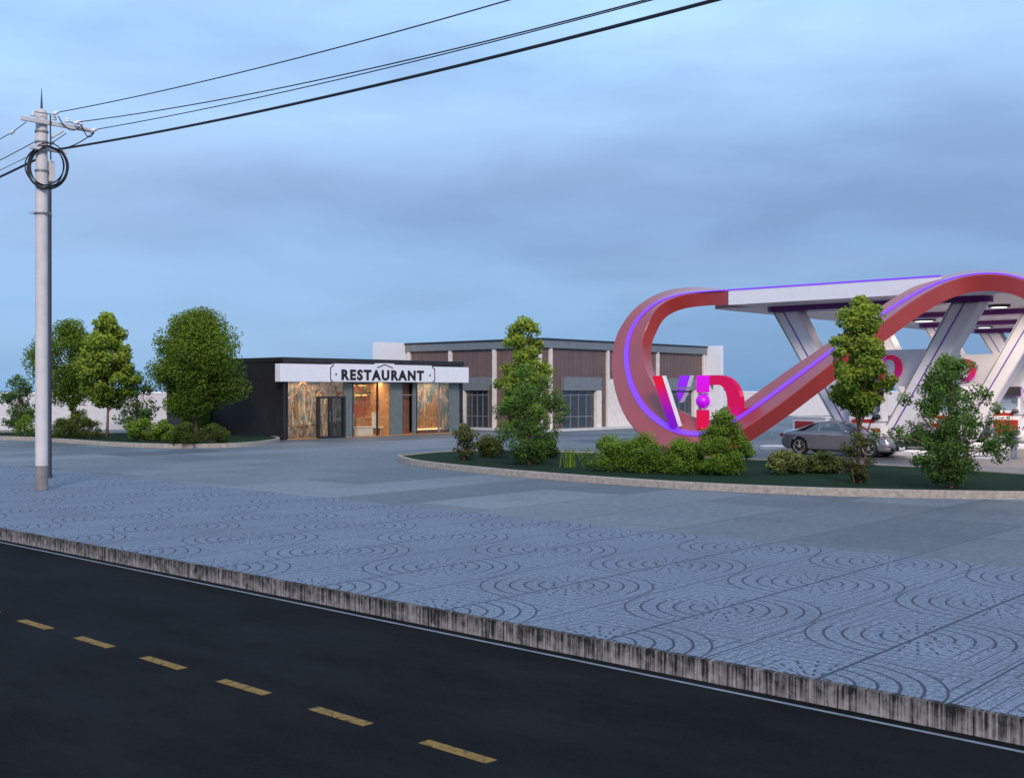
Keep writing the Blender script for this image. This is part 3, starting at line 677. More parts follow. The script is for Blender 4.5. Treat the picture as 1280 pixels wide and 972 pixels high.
# ---------------------------------------------------------------- sign boards between the slanted columns
for ri, (a0, lab) in enumerate(zip(ROWS, ('white board with VD letters behind the front slanted columns, left half hidden by the maple', 'white board with VD letters on the second column row, above the airy tree',
        'white board with VD letters at the right edge, above the pump screen', 'white board with VD letters on the farthest column row'))):
    t = empty('sign_board', W(a0+.62, BM), THB, lab, 'sign board', 'VD boards between the column rows')
    g = MB(); n = 10; prof = []
    for k in range(n+1):
        u = k/n; prof.append((.10*math.sin(math.pi*u), 2.86+1.56*u))
    rows_ = [[(-3.3, -y, z) for y, z in prof] + [(-3.3, .3, 4.42), (-3.3, .3, 2.86)], [(3.3, -y, z) for y, z in prof] + [(3.3, .3, 4.42), (3.3, .3, 2.86)]]
    g.grid([r[::-1] for r in rows_], True, True); g.build('panel', 'white_paint', t, smooth=1)
    make_logo('', None, None, b0_-b1_, LH, '', into=t, off=(-1.12, -.17, 3.10), k=1.10/LH, dp=.10)

# ---------------------------------------------------------------- pump islands and pumps
def platform(a0, b0, b1, label):
    t = empty('pump_island', W(a0, (b0+b1)/2), TH, label, 'pump island', 'pump islands under the canopy')
    h = (b1-b0)/2; n = 8; r = .65
    ol = [(r*math.cos(q), h-r+r*math.sin(q)) for q in [k*math.pi/n for k in range(n+1)]] + [(-r*math.cos(q), -h+r-r*math.sin(q)) for q in [k*math.pi/n for k in range(n+1)]]
    g = MB(); g.prism(ol, -.2, .165, plane='xy'); g.build('kerb_block', 'sign_white', t, bevel=.03)
    g = MB(); g.prism([(x*.8, y*.97) for x, y in ol], .166, .172, plane='xy'); g.build('top_plate', 'white_paint', t)
platform(46.3, 15.2, 26.1, 'long white pump island at the feet of the front columns, behind the parked coupe')
platform(54.9, 15.2, 26.1, 'white pump island of the second column row, behind the airy tree')
platform(63.5, 15.2, 26.1, 'white pump island of the third column row from the front')
platform(72.1, 15.2, 26.1, 'farthest white pump island, on the fourth column row')
def make_pump(loc, label):
    t = empty('fuel_pump', loc, THB, label, 'fuel pump', 'fuel pumps on the islands')   # faces -e1
    g = MB(); g.box(-.72, .72, -.282, .282, 0, .22); g.build('base', 'white_paint', t, bevel=.02)
    g = MB(); g.box(-.70, .70, -.28, .28, .22, 1.16); g.build('body', 'white_paint', t, bevel=.03)
    g = MB(); g.box(-.64, .64, -.30, -.284, .06, .94); g.box(-.64, .64, .284, .30, .06, .94); g.build('red_panel', 'red_panel', t)
    g = MB(); g.box(-.60, .40, -.275, -.262, 1.13, 1.31); g.build('red_band', 'red_panel', t)
    g = MB()
    g.prism([(-.72, 1.222), (.72, 1.222), (.72, 2.45), (.60, 2.55), (-.60, 2.55), (-.72, 2.45)][::-1], -.20, -.12)
    g.v = []; g.f = []; g.mi = []
    ou = [(-.74, 1.222), (.74, 1.222), (.74, 2.50), (-.74, 2.50)]; ii = [(-.60, 1.42), (.46, 1.42), (.60, 1.62), (.60, 2.14), (.46, 2.32), (-.60, 2.32)]
    g.box(-.74, -.62, -.26, .26, 1.22, 2.34); g.box(.62, .74, -.26, .26, 1.22, 2.34); g.box(-.74, .74, -.27, .27, 2.34, 2.52); g.box(-.62, .62, -.26, .26, 1.222, 1.42)
    g.prism([(.62, 2.34), (.42, 2.34), (.62, 2.08)], -.26, .26); g.prism([(.62, 1.42), (.62, 1.66), (.44, 1.42)], -.26, .26)
    g.build('upper_frame', 'white_paint', t, bevel=.01)
    g = MB(); g.box(-.62, .62, -.02, .02, 1.42, 2.34); g.build('window_glass', 'sky_tint_glass', t)
    g = MB(); g.box(-.05, .80, -.37, -.29, 2.20, 2.84); sc_ = g.build('price_screen', 'purple_beam', t)
    g = MB(); g.box(.0, .75, -.385, -.371, 2.25, 2.79); g.build('screen_face', 'dark_frame', sc_)
    g = MB(); g.box(-.52, -.18, -.34, -.275, 2.38, 2.56); g.build('small_display', 'black', t)
    g = MB(); g.tube([(.25, -.32, 2.50), (.25, -.32, 2.9), (.25, 0, 2.9)], .03); g.tube([(.4, 0, 2.52), (.4, 0, 2.72)], .04); g.build('screen_post', 'white_paint', t)
    g = MB(); g.tube([(.30, -.34, 1.30), (.40, -.36, 1.46), (.62, -.34, 1.50), (.68, -.34, 1.36)], .035); g.box(.34, .60, -.40, -.30, 1.30, 1.42); nz = g.build('nozzle', 'black', t, bevel=.01)
    g = MB(); g.tube([(.30, -.34, 1.30), (.20, -.42, .9), (.30, -.44, .45), (.50, -.40, .35), (.66, -.36, .6)], .02); g.build('hose', 'black', nz)
    return t
def place_pump(px, a, label):
    b = b_at(px, a); p = W(a, b, .172); return p
PB = []
for a0, lab in zip(ROWS, ('red and white fuel pump between the front slanted columns, behind the maple trunk', 'red and white fuel pump on the second island, hidden by the airy tree', 'red and white fuel pump with screen at the right edge of the view', 'farthest red and white fuel pump, on the fourth island')):
    p = W(a0-.6, BM, .172)
    if not PB: q = make_pump(p, lab)
    else: q = copy_tree(PB[0]); q.location = p; q['label'] = lab
    PB.append(q)
# low white service cabinet with a red front, left of the columns
p = G(1014, 550); cab = empty('service_cabinet', p, THB, 'low white cabinet with red front panel behind the grey coupe', 'cabinet')
g = MB(); g.box(-.95, .95, -.3, .3, 0, 1.20); g.build('body', 'white_paint', cab, bevel=.02)
g = MB(); g.box(-.80, .30, -.315, -.302, .2, 1.02); g.build('red_panel', 'red_panel', cab)
g = MB(); g.box(-1.0, 1.0, -.36, .34, 1.20, 1.27); g.build('top', 'white_paint', cab)
for px, py in ((985, 549), (992, 549), (1083, 551), (1090, 551)):
    pass
# steel guard rails
def guard(px0, px1, py, label):
    p = G(px0, py); q = G(px1, py+.5); d = q-p; t = empty('guard_rail', p, math.atan2(d.y, d.x), label, 'guard rail'); L = d.length
    g = MB(); g.lathe([(.035, 0), (.035, 1.05), (.0, 1.07)], 12); g.build('post', 'steel', t, smooth=1)
    for dx in (0, .13):
        g = MB(); g.lathe([(.05, 0), (.05, 1.12), (.0, 1.14)], 12, (L+dx, 0, 0)); g.build('post', 'steel', t, smooth=1)
    g = MB(); g.tube([(0, 0, .92), (L, 0, .92)], .03); g.build('rail', 'steel', t, smooth=1)
    for x in (0, L+.065):
        g = MB(); g.box(x-.13, x+.13, -.1, .1, 0, .02); g.build('foot_plate', 'steel', t)
guard(1249, 1265, 571.5, 'steel guard rail of round posts and a crossbar beside the airy tree')
p = G(965, 561); t = empty('steel_post', p, 0, 'thin steel post at the left end of the front pump island', 'post')
g = MB(); g.lathe([(.02, 0), (.02, .65), (.035, .66), (.0, .70)], 10); g.build('shaft', 'steel', t, smooth=1)
g = MB(); g.box(-.09, .09, -.09, .09, 0, .02); g.build('foot_plate', 'steel', t)

# ---------------------------------------------------------------- cars
def crv(keys, x):
    if x <= keys[0][0]: return keys[0][1]
    if x >= keys[-1][0]: return keys[-1][1]
    for i in range(len(keys)-1):
        if keys[i][0] <= x <= keys[i+1][0]:
            k0 = keys[max(i-1, 0)]; k1 = keys[i]; k2 = keys[i+1]; k3 = keys[min(i+2, len(keys)-1)]
            h = k2[0]-k1[0]; t = (x-k1[0])/h
            m1 = (k2[1]-k0[1])/max(k2[0]-k0[0], 1e-6)*h; m2 = (k3[1]-k1[1])/max(k3[0]-k1[0], 1e-6)*h
            return (2*t**3-3*t*t+1)*k1[1]+(t**3-2*t*t+t)*m1+(-2*t**3+3*t*t)*k2[1]+(t**3-t*t)*m2
def make_car(name, loc, rz, label, paint, k=1.0, suv=False):
    t = empty(name, loc, rz, label, 'car')
    L = 4.75*k; up = 1.22 if suv else 1.0
    RW_, FW_ = .93*k, 3.83*k; wr = .355*k
    ztop = [(0, .70), (.05, .90), (.25, .985), (.62, 1.04), (1.0, 1.17), (1.45, 1.325), (1.95, 1.385), (2.35, 1.375), (2.75, 1.27), (3.15, 1.095), (3.42, .985), (3.9, .91), (4.35, .80), (4.6, .68), (4.75, .52)]
    if suv: ztop = [(0, .8), (.05, 1.0), (.25, 1.25), (.62, 1.36), (1.0, 1.385), (1.45, 1.40), (1.95, 1.40), (2.35, 1.38), (2.75, 1.28), (3.15, 1.10), (3.42, 1.0), (3.9, .94), (4.35, .86), (4.6, .74), (4.75, .55)]
    zbelt = [(0, .66), (.3, .90), (1.0, .935), (2, .93), (3.0, .90), (3.5, .86), (4.2, .76), (4.6, .62), (4.75, .48)]
    wmax = [(0, .62), (.08, .78), (.35, .88), (1.0, .925), (2.4, .925), (3.8, .915), (4.3, .87), (4.58, .76), (4.75, .52)]
    zlow = [(0, .42), (.12, .30), (.5, .24), (1.3, .20), (3.4, .20), (4.2, .20), (4.6, .22), (4.75, .30)]
    wtop = [(0, .5), (.5, .66), (1.0, .60), (1.9, .58), (2.5, .60), (3.1, .68), (3.5, .72), (4.3, .66), (4.75, .36)]
    nx = 150
    def sec(x):
        zt = crv(ztop, x)*(up if zt_cab(x) else 1) if False else crv(ztop, x); zb = min(crv(zbelt, x), zt-.02); wm = crv(wmax, x); zl = crv(zlow, x); wt = min(crv(wtop, x), wm-.05)
        pts = [(0, zl), (wm*.80, zl), (wm*.955, zl+.06), (wm*.985, zl+.22), (wm, zl+(zb-zl)*.55), (wm*.985, zb-.10), (wm*.955, zb-.02), (wm*.93, zb)]
        g0, g1 = (wm*.93, zb), (wt, zt-.045)
        for j in range(1, 7):
            u = j/6; pts.append((g0[0]+(g1[0]-g0[0])*u+.018*math.sin(math.pi*u), g0[1]+(g1[1]-g0[1])*u))
        for j in range(1, 6):
            u = j/5; pts.append((wt*(1-u), zt-.045+.045*math.sin(u*math.pi/2)))
        return [(y, z*up) for y, z in pts]
    # refine the section in its lower half
    rows = []
    for i in range(nx+1):
        x = 4.75*i/nx; s0 = sec(x); s1 = []
        for a_, b_ in zip(s0, s0[1:]):
            for j in range(3): s1.append((a_[0]+(b_[0]-a_[0])*j/3, a_[1]+(b_[1]-a_[1])*j/3))
        s1.append(s0[-1]); rows.append((x, s1))
    body, side, scr, arch = MB(), MB(), MB(), MB()
    xr, xf = RW_/k, FW_/k; ra_ = wr/k+.045
    n = len(rows[0][1])
    for sgn in (1, -1):
        for i in range(nx):
            x = (rows[i][0]+rows[i+1][0])/2
            for j in range(n-1):
                q = [(rows[i][0], rows[i][1][j]), (rows[i+1][0], rows[i+1][1][j]), (rows[i+1][0], rows[i+1][1][j+1]), (rows[i][0], rows[i][1][j+1])]
                zc = sum(w_[1][1] for w_ in q)/4
                if j < 21 and min((x-xr)**2, (x-xf)**2)+(zc-wr/k)**2 < ra_**2: continue
                P_ = [(w_[0]*k, sgn*w_[1][0]*k, w_[1][1]*k) for w_ in q]
                if sgn > 0: P_ = P_[::-1]
                tgt = body
                u = (j-21)/18                              # 0 belt .. 1 roof edge
                zt = crv(ztop, x)
                cabin = (.85 if not suv else .45) < x < 3.22
                if 21 <= j < 39 and cabin and zt*up-zc > .075:
                    if .10 < u < .86 and not (1.70 < x < 1.78) and not (suv and .95 < x < 1.02): tgt = side
                if j >= 38 and (2.50 < x < 3.30 or ((.72 < x < 1.32) if not suv else (.06 < x < .3))): tgt = scr
                tgt.face(P_)
    def weld(o):
        m_ = o.modifiers.new('weld', 'WELD'); m_.merge_threshold = .0005; return o
    weld(body.build('body', paint, t, smooth='all'))
    weld(side.build('side_window', 'car_glass', t, smooth='all')); weld(scr.build('windscreen', 'car_glass', t, smooth='all'))
    g = MB(); g.box(.3*k, 4.45*k, -.72*k, .72*k, .24*k*up, .60*k*up); g.box(1.3*k, 2.7*k, -.62*k, .62*k, .60*k*up, .84*k*up)
    for y in (-.36, .36): g.box(1.75*k, 1.95*k, (y-.22)*k, (y+.22)*k, .6*k*up, 1.12*k*up); g.box(1.25*k, 1.4*k, (y-.2)*k, (y+.2)*k, .6*k*up, 1.0*k*up)
    g.build('interior', 'black', t)
    for sgn in (1, -1):
        for xc in (RW_, FW_):
            y = sgn*.905*k
            g = MB(); g.tube([(xc+(wr+.045*k)*math.cos(a_), y, wr+(wr+.045*k)*math.sin(a_)) for a_ in [R(-12+i*204/20) for i in range(21)]], .022*k, 6); g.build('arch_lip', paint, t, smooth='all')
            yo = sgn*.90*k; yi = sgn*.68*k
            g = MB(); g.lathe([(wr*.66, yo-sgn*.02), (wr*.70, yo), (wr*.93, yo), (wr, yo-sgn*.04), (wr, yi), (wr*.9, yi-sgn*.02), (wr*.3, yi)], 36, (xc, 0, wr), axis='y')
            wh = g.build('wheel', 'tyre', t, smooth=1)
            g = MB(); g.lathe([(wr*.62, yo-sgn*.10), (wr*.64, yo-sgn*.012), (wr*.71, yo-sgn*.004), (wr*.71, yo-sgn*.05)], 36, (xc, 0, wr), axis='y')
            for s_i in range(5):
                a_ = 2*math.pi*s_i/5+.3
                for da in (-.13, .13):
                    c0 = Vector((math.cos(a_+da*.4), 0, math.sin(a_+da*.4))); c1 = Vector((math.cos(a_+da*1.35), 0, math.sin(a_+da*1.35))); pr = Vector((-math.sin(a_), 0, math.cos(a_)))*.018*k
                    o_ = Vector((xc, yo-sgn*.02, wr)); o2 = o_ - Vector((0, sgn*.03, 0))
                    g.face([o_+c0*wr*.1-pr, o_+c0*wr*.1+pr, o_+c1*wr*.65+pr*1.3, o_+c1*wr*.65-pr*1.3]); g.face([o2+c0*wr*.1-pr, o2+c0*wr*.1+pr, o2+c1*wr*.65+pr*1.3, o2+c1*wr*.65-pr*1.3])
            g.lathe([(.0001, yo-sgn*.01), (wr*.17, yo-sgn*.01), (wr*.18, yo-sgn*.06)], 16, (xc, 0, wr), axis='y')
            g.build('rim', 'rim_silver', wh)
    for sgn in (1, -1):
        g = MB(); g.lathe([(.001, 0), (.055, .02), (.075, .08), (.06, .16), (.001, .19)], 14); o = g.build('headlight', 'chrome', t, smooth='all'); o.location = (4.42*k, sgn*.66*k, .60*k*up); o.rotation_euler = (0, R(65), sgn*R(30)); o.scale = (.9, 2.4, 1)
        g = MB(); g.lathe([(.001, -.06), (.07, -.03), (.075, .02), (.03, .07), (.001, .08)], 12); o = g.build('door_mirror', paint, t, smooth='all'); o.location = (2.95*k, sgn*.98*k, .97*k*up); o.scale = (1, 1.3, 1)
        g = MB(); g.box(1.92*k, 2.12*k, sgn*.932*k-.012, sgn*.932*k+.012, .80*k*up, .825*k*up); g.build('door_handle', 'chrome', t, bevel=.005)
        g = MB(); g.tube([(x*k, sgn*(crv(wmax, x)*.95)*k, (crv(zbelt, x)+.012)*k*up) for x in [.95+i*.1 for i in range(22)]], .011*k, 6); g.build('window_trim', 'chrome', t)
        g = MB(); g.box(.02*k, .16*k, sgn*.66*k-.16, sgn*.66*k+.16, .72*k*up, .84*k*up); g.build('tail_light', 'red_panel', t, bevel=.03)
    g = MB(); g.box(4.60*k, 4.765*k, -.42*k, .42*k, .36*k*up, .60*k*up); g.box(4.62*k, 4.74*k, -.68*k, -.46*k, .26*k*up, .38*k*up); g.box(4.62*k, 4.74*k, .46*k, .68*k, .26*k*up, .38*k*up); gr_ = g.build('grille', 'black', t, bevel=.02)
    g = MB()
    for i in range(5): g.box(4.766*k, 4.775*k, -.40*k, .40*k, (.385+i*.045)*k*up, (.395+i*.045)*k*up)
    g.build('grille_bar', 'chrome', gr_)
    g = MB(); g.box(4.776*k, 4.785*k, -.26*k, .26*k, .30*k*up, .40*k*up); g.build('number_plate', 'sign_white', t)
    return t
# near side line a = 43.2; car x runs towards -e2
kC = 1.045
bR = b_at(999, 43.2)                # rear wheel
make_car('parked_car', W(43.2+.93, bR+.93*kC), THB, 'grey coupe with bright alloy wheels parked in front of the pump island', 'car_grey', kC)
make_car('parked_car', W(50.2, b_at(1076, 50.2)), THB, 'silver saloon behind the slanted column, only its windscreen and roof showing', 'car_grey', 1.0)
make_car('parked_suv', W(58.5, b_at(1128, 58.5)), THB, 'dark grey off-roader half hidden behind the airy tree', 'car_dark', .98, suv=True)

# ---------------------------------------------------------------- utility pole and wires
PP = G(52, 612); pole = empty('utility_pole', PP, TH, 'tall pale concrete utility pole with cross arm on the pavement', 'utility pole')
g = MB(); g.lathe([(.165, .66), (.158, 8), (.15, 10.25), (.13, 10.33), (.10, 10.37)], 28); g.build('shaft', 'concrete_pole', pole, smooth=1)
g = MB(); g.lathe([(.168, .004), (.168, .658)], 28); g.build('painted_base', 'pole_base', pole, smooth=1)
g = MB(); g.lathe([(.035, 10.36), (.03, 10.5), (.006, 10.95)], 8); g.build('spike', 'conduit', pole)
def pz(py): return z_at(py, PP.y)
g = MB(); g.box(-.66, 1.36, -.245, -.165, pz(157), pz(157)+.11); g.build('cross_arm', 'concrete_pole', pole, bevel=.01)
g = MB(); g.tube([(.16, -.2, pz(173)), (.52, -.2, pz(161))], .035, 6); g.build('arm_brace', 'concrete_pole', pole)
g = MB(); g.box(-.42, .60, -.25, -.17, pz(190), pz(190)+.09); g.build('lower_arm', 'concrete_pole', pole, bevel=.01)
g = MB(); g.box(.17, .32, -.12, .12, pz(226), pz(200)); g.build('junction_box', 'concrete_pole', pole, bevel=.02)
for z in (pz(165), pz(214), pz(178)):
    g = MB(); g.lathe([(.172, z-.025), (.180, z-.025), (.180, z+.025), (.172, z+.025)], 24); g.build('clamp', 'grey_metal', pole, smooth=1)
g = MB(); random.seed(9)
g.lathe([(.17, pz(268)), (.19, pz(268)), (.19, pz(266)), (.17, pz(266))], 20)
for k in range(26):
    a_ = k*2*math.pi/26; d = Vector((math.cos(a_), math.sin(a_), random.uniform(-.15, .15))); g.tube([d*.18+Vector((0, 0, pz(267))), d*random.uniform(.28, .38)+Vector((0, 0, pz(267)))], [.010, .002], 4)
g.build('spiked_collar', 'grey_metal', pole)
g = MB()
for x in (-.34, .12+.14, .62, 1.0):
    g.lathe([(.03, 0), (.03, .05), (.075, .06), (.05, .10), (.06, .12), (.04, .17), (.0, .19)], 12, (x, -.205, pz(157)+.11))
g.v = [v for v in g.v]
for (x, sgn) in ((-.36, -1),):
    pass
ins_pos = [(-.34, -.205), (.26, -.205), (.62, -.205), (1.0, -.205)]
for x, y in ins_pos:
    g = MB(); g.lathe([(.03, 0), (.03, .05), (.075, .06), (.05, .10), (.06, .12), (.04, .17), (.001, .19)], 12, (x, y, pz(157)+.112)); g.build('insulator', 'porcelain', pole, smooth=1)
# strain insulators + wires (local frame of pole: x along arm, y = e2)
def span(p, q, sag, r, name, label, grp='overhead wires'):
    pts = [Vector(p).lerp(Vector(q), t/40) - Vector((0, 0, 4*sag*(t/40)*(1-t/40))) for t in range(41)]
    g = MB(); g.tube(pts, r, 6); o = g.build(name, 'cable'); o.location = PP; o.rotation_euler.z = TH
    tag(o, label, 'wire', grp); return o
wires = [((.18, -.62, pz(143.5)), .77, .013, 'topmost thin overhead wire running right from the pole top'),
         ((.78, -.62, pz(150.5)), 1.0, .013, 'upper of the two close overhead wires right of the pole'),
         ((1.28, -.62, pz(156)), .70, .012, 'lower of the two close overhead wires right of the pole'),
         ((.30, -.25, pz(186.5)), .70, .030, 'thick black overhead cable running right from the pole')]
for p, sag, r, lab in wires: span(p, (p[0], -42, p[2]), sag, r, 'overhead_wire', lab)
lw = [((-.50, .75, pz(165)), 1.0, .012, 'short upper stretch of wire leaving the cross arm to the left'),
      ((.05, .17, pz(172)), 1.1, .013, 'second wire from the top leaving the pole to the left'),
      ((.62, .75, pz(172)), 1.0, .010, 'thin third wire passing behind the pole to the left edge'),
      ((.20, .2, pz(191)), 1.0, .034, 'thick black cable leaving the pole to the left edge')]
for p, sag, r, lab in lw: span(p, (p[0], 42, p[2]), sag, r, 'overhead_wire', lab)
for (x, y, z) in [(.18, -.30, pz(143.5)), (.78, -.30, pz(150.5)), (1.28, -.30, pz(156))]:
    g = MB(); g.tube([(x, y+.03, z), (x, y-.08, z), (x, y-.10, z), (x, y-.2, z), (x, y-.22, z), (x, y-.34, z)], [.02, .05, .03, .055, .03, .02], 10); g.build('strain_insulator', 'porcelain', pole, smooth=1)
for (x, z) in ((-.50, pz(158)), (.62, pz(163))):
    g = MB(); g.tube([(x, -.16, z), (x, .3, z-.08), (x, .75, z-.16)], .012, 6); g.build('stay_wire', 'cable', pole)
    g = MB(); g.tube([(x, .55, z-.12), (x, .62, z-.135), (x, .64, z-.14), (x, .75, z-.155)], [.02, .05, .03, .05], 10); g.build('strain_insulator', 'porcelain', pole, smooth=1)
def sagline(p, q, s, r):
    g = MB(); g.tube([Vector(p).lerp(Vector(q), t/12)-Vector((0, 0, 4*s*(t/12)*(1-t/12))) for t in range(13)], r, 6); g.build('jumper_wire', 'cable', pole, smooth=1)
sagline((-.34, -.21, pz(144)), (.16, -.3, pz(144)), .0, .010); sagline((.32, -.3, pz(145)), (1.0, -.3, pz(150)), .26, .014); sagline((.62, -.3, pz(149.5)), (.9, -.3, pz(151)), .0, .012)
sagline((1.0, -.3, pz(151)), (1.36, -.3, pz(157)), .22, .014); sagline((1.0, -.28, pz(155)), (1.34, -.3, pz(157)), .0, .012); sagline((.36, -.2, pz(185)), (1.35, -.3, pz(157)), .10, .016)
sagline((.10, -.30, pz(145)), (.16, -.2, pz(200)), -.03, .018)
random.seed(3); g = MB(); cz = pz(210)
coil_c = Vector((-.02, -.30, cz))
xdir = Vector((math.cos(-TH), math.sin(-TH), 0))          # roughly facing the camera
for k in range(6):
    rx, rz = .52+random.uniform(-.06, .05), .58+random.uniform(-.07, .06); off = Vector((0, -.02*k, 0)); cxk = random.uniform(-.05, .05); czk = random.uniform(-.07, .03)
    pts = [coil_c + off + xdir*((rx*math.cos(a_))+cxk) + Z*(rz*math.sin(a_)+czk) for a_ in [2*math.pi*i/32 for i in range(33)]]
    g.tube(pts, .018, 6)
co_ = g.build('cable_coil', 'cable'); co_.location = PP; co_.rotation_euler.z = TH; tag(co_, 'coil of black cable hanging on the upper utility pole', 'cable')
q = G(61.5, 597); sp_ = empty('steel_pole', q, 0, 'thin dark pole standing right behind the pale utility pole', 'pole')
g = MB(); g.lathe([(.075, .12), (.07, z_at(203, q.y))], 14); g.build('shaft', 'conduit', sp_, smooth=1)
g = MB(); g.lathe([(.10, 0), (.10, .118)], 14); g.build('foot', 'conduit', sp_)

# ---------------------------------------------------------------- vegetation
def leaves(mb, rng, c, rad, n, size, squash=.85, droop=0., top=1., cz0=0., cz1=1.):
    for _ in range(n):
        d = Vector((rng.gauss(0, 1), rng.gauss(0, 1), rng.gauss(0, 1))).normalized()
        u = rng.random()**.45
        p = c + Vector((d.x*rad*u, d.y*rad*u, d.z*rad*squash*u))
        nrm = (d*.7 + Vector((rng.gauss(0, .6), rng.gauss(0, .6), rng.gauss(0, .6)+.35))).normalized()
        t = nrm.orthogonal().normalized(); a_ = rng.uniform(0, 2*math.pi); bi = nrm.cross(t); t2 = t*math.cos(a_)+bi*math.sin(a_); b2 = nrm.cross(t2)
        s = size*rng.uniform(.6, 1.25); w_ = s*rng.uniform(.42, .62)
        i = len(mb.v); fold = nrm*s*.18
        mb.v += [tuple(p-t2*s*.5), tuple(p+b2*w_*.5+fold), tuple(p+t2*s*.5), tuple(p-b2*w_*.5+fold)]
        mb.f += [(i, i+1, i+2), (i, i+2, i+3)]; mb.mi += [0, 0]
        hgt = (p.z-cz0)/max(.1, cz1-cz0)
        tn = min(1, max(0, .18+.30*hgt+.28*(u-.5)+.30*d.z+rng.uniform(-.25, .3)))  # upper and outer leaves lighter: crown shading put into the leaf colour
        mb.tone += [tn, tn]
def make_tree(name, px, py, z0, wpx, ytop, ybot, mat, label, prof, ncl, nleaf, leaf, cr=.16, seed=1, trunk=.07, bark='bark', cat='tree', lean=0., gap=0., stems=1, irr=.10, depth=1., cxoff=0., tproot=True, group=None):
    rng = random.Random(seed); base = G(px, py, z0); base.z = z0
    Y = base.y; s = Y/F; top = z_at(ytop, Y)-z0; bot = max(.02, z_at(ybot, Y)-z0); Rw = wpx*s/2; cxm = cxoff*s
    t = empty(name, base, rng.uniform(0, 0), label, cat, group)
    def rad(h):
        for (h0, r0), (h1, r1) in zip(prof, prof[1:]):
            if h0 <= h <= h1: return r0+(r1-r0)*(h-h0)/(h1-h0)
        return 0
    cl = []
    rc0 = cr*Rw*2
    while len(cl) < ncl:
        h = rng.random(); r_ = rad(h)
        if rng.random() > r_+.12: continue
        u = rng.random()**.42 * (1-.15*rng.random()); a_ = rng.uniform(0, 2*math.pi); rc = rc0*rng.uniform(.6, 1.25)
        rr = max(0, r_*Rw*(1.04+irr*math.sin(a_*2+seed*1.7+h*5)+irr*.8*math.sin(a_*3+seed+h*11)) - rc*.45)*u
        z = bot + (top-bot)*h; z = min(max(z, bot+rc*.5), top-rc*.45)
        cl.append((Vector((cxm*(.3+.7*min(1, h*3)) + rr*math.cos(a_), rr*math.sin(a_)*depth, z)), rc))
    m = MB(); tk = MB()
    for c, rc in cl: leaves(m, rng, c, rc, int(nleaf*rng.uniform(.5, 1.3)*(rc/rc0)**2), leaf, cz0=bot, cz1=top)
    for j in range(stems):
        hh = top*.86 if top-bot > .5 else top*.7
        ox = rng.uniform(-.1, .1) if stems > 1 else 0
        pts = [Vector((ox*(1+q_*3)+cxm*q_+.02*math.sin(q_*9+seed)*top*.3, ox*rng.uniform(-1, 1)*q_, hh*q_-(.05 if q_ == 0 else 0))) for q_ in [k/8 for k in range(9)]]
        tk.tube(pts, [trunk*(1.25 if k == 0 else 1)*(1-.85*k/8) for k in range(9)], 8)
    for c, rc in rng.sample(cl, min(len(cl), 34)):
        z = max(bot*.7, c.z*rng.uniform(.45, .75)); st = Vector((cxm*z/max(top, .1), 0, min(z, hh)))
        md = st.lerp(c, .5)+Vector((0, 0, .04*top)); tk.tube([st, md, c], [trunk*.38, trunk*.25, trunk*.1], 5)
    m.build('crown' if cat == 'tree' else 'foliage', mat, t); tk.build('trunk' if cat == 'tree' else 'stem', bark, t, smooth='all')
    return t
ROUND = [(0, .35), (.2, .8), (.5, 1), (.75, .85), (.92, .5), (1, .2)]
CONE = [(0, .75), (.2, 1), (.5, .75), (.8, .38), (1, .10)]
OVAL = [(0, .3), (.15, .7), (.4, 1), (.65, .9), (.85, .5), (1, .12)]
MAPLE = [(0, .25), (.12, .6), (.25, 1), (.5, .9), (.7, .72), (.88, .45), (1, .2)]
DOME = [(0, .95), (.3, 1), (.65, .85), (.9, .5), (1, .25)]
WIDE = [(0, .30), (.10, .5), (.25, .82), (.45, 1), (.66, 1), (.78, .85), (.86, .42), (1, .2)]
GI = 'shrubs on the left island'; GR = 'shrubs on the right island'
# left island
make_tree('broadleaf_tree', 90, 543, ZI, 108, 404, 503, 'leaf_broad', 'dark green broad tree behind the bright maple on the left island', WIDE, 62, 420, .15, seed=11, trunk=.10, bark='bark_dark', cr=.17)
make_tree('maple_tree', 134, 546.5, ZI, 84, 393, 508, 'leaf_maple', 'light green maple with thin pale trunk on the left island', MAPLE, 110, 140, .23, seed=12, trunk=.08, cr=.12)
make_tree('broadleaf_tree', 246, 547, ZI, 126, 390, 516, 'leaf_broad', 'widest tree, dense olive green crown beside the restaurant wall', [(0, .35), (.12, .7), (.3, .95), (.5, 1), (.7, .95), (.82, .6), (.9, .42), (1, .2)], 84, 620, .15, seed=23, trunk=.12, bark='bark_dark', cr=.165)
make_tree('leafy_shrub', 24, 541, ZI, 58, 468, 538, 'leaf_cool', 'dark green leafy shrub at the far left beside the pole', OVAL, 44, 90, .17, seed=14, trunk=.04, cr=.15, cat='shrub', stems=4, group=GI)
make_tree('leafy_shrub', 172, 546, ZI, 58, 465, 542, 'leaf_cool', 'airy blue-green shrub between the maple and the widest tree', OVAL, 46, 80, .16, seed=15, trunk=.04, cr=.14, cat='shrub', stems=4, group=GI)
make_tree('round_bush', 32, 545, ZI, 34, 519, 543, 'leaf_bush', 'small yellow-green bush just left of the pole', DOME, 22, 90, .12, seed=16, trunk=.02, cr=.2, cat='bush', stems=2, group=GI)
make_tree('round_bush', 95, 543, ZI, 36, 497, 538, 'leaf_bush', 'conical yellow-green bush under the dark broad tree', CONE, 30, 90, .13, seed=17, trunk=.02, cr=.16, cat='bush', stems=2, group=GI)
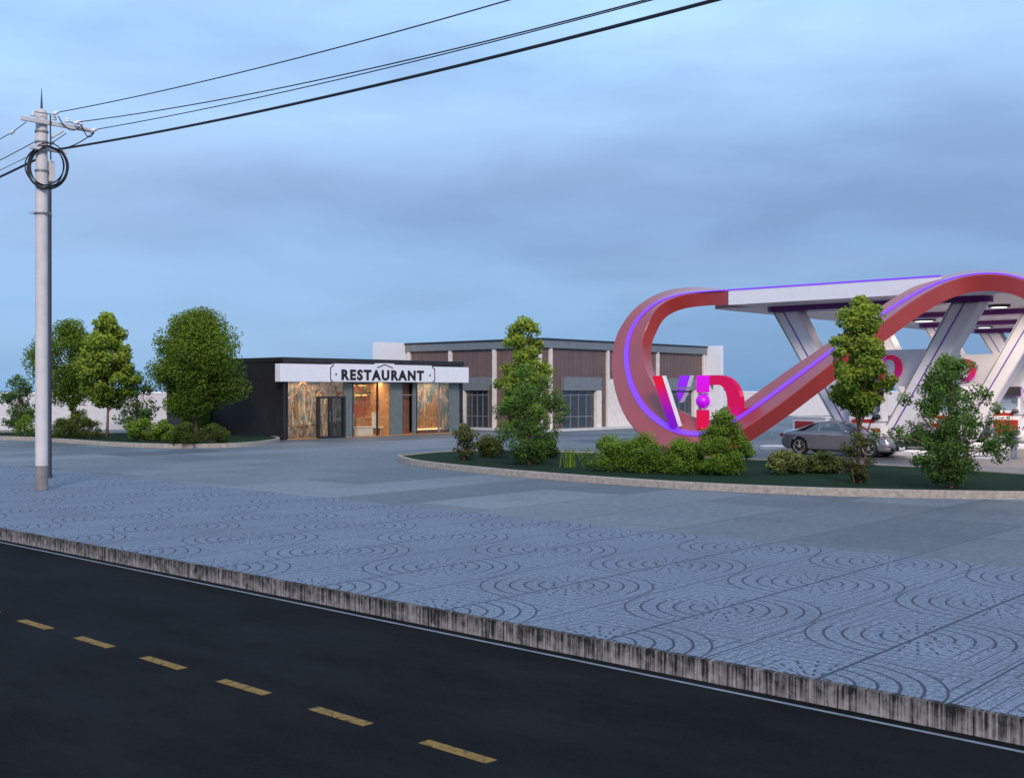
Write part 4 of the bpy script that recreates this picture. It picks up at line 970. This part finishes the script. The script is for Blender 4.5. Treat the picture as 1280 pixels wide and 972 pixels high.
for i, (px, wp, yt, yb, sd_, mt, lab) in enumerate(((80, 40, 524, 546, 18, 'leaf_fine', 'fine dark low bush right of the pole, left one of a pair'), (111, 36, 524, 546, 19, 'leaf_fine', 'fine dark low bush by the maple trunk, right one of a pair'),
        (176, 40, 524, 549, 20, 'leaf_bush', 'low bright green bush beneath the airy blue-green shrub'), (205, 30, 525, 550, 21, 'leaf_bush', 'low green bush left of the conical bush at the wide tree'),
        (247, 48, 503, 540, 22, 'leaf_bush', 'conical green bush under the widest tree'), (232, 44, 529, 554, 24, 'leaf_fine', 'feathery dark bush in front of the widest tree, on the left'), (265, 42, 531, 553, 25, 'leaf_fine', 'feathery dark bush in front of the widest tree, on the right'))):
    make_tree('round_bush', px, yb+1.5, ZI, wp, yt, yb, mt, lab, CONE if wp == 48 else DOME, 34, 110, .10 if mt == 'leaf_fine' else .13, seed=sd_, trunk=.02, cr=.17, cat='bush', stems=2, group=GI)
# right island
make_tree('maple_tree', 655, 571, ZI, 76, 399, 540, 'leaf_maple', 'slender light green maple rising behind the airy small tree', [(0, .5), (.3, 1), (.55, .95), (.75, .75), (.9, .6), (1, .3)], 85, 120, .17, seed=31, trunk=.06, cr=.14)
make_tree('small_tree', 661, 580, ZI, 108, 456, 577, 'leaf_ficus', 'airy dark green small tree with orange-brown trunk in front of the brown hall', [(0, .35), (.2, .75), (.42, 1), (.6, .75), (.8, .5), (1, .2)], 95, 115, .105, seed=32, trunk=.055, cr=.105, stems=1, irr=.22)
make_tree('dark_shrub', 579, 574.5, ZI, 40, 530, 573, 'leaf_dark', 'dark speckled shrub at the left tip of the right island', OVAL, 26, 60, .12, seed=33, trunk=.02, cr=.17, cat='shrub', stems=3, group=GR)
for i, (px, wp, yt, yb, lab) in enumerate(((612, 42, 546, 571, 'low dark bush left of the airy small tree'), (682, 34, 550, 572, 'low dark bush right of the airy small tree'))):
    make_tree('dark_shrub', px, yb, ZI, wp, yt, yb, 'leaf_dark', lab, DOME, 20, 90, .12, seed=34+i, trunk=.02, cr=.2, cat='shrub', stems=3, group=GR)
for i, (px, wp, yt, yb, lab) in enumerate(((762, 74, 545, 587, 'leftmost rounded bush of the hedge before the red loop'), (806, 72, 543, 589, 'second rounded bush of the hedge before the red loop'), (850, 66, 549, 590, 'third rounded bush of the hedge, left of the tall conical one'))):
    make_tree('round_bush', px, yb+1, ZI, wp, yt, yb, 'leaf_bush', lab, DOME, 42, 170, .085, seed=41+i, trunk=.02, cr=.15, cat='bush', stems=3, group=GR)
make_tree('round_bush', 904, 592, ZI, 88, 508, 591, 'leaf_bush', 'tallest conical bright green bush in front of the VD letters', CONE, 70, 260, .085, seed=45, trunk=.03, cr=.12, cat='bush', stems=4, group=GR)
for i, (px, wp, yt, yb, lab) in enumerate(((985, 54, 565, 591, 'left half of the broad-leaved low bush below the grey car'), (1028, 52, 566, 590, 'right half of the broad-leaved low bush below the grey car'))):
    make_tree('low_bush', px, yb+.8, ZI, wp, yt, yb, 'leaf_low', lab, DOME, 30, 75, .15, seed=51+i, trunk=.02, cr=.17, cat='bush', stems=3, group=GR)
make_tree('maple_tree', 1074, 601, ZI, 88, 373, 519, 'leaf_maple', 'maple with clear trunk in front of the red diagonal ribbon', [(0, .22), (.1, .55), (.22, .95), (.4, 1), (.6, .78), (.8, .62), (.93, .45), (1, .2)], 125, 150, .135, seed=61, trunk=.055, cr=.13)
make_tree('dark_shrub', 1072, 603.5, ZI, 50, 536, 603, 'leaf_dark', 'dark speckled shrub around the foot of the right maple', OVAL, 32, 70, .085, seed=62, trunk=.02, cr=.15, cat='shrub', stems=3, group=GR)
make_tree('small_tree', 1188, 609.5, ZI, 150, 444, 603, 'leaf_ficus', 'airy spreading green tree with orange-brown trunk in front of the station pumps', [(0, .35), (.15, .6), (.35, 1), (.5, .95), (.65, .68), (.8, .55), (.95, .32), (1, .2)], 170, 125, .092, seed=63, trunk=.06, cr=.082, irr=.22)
def tuft(px, py, h, n, seed, label):
    rng = random.Random(seed); b = G(px, py, ZI); b.z = ZI; t = empty('grass_tuft', b, 0, label, 'grass tuft', 'upright grass tufts'); g = MB()
    for k in range(n):
        a_ = rng.uniform(0, 6.28); ln = rng.uniform(.05, .28); hh = h*rng.uniform(.55, 1); w_ = .014; o = Vector((rng.gauss(0, .08), rng.gauss(0, .08), 0)); d = Vector((math.cos(a_), math.sin(a_), 0)); s = Vector((-d.y, d.x, 0))*w_
        pts = [o, o+d*ln*.3+Z*hh*.55, o+d*ln+Z*hh]; g.face([pts[0]-s, pts[0]+s, pts[1]+s*.9, pts[1]-s*.9]); g.face([pts[1]-s*.9, pts[1]+s*.9, pts[2]]); g.tone += [rng.uniform(.2, .8)]*2
    g.build('blades', 'leaf_bush', t)
tuft(711, 584, .85, 44, 5, 'upright grass tuft standing alone left of the hedge'); tuft(858, 580, 1.05, 40, 6, 'taller grass tuft behind the hedge before the red loop')
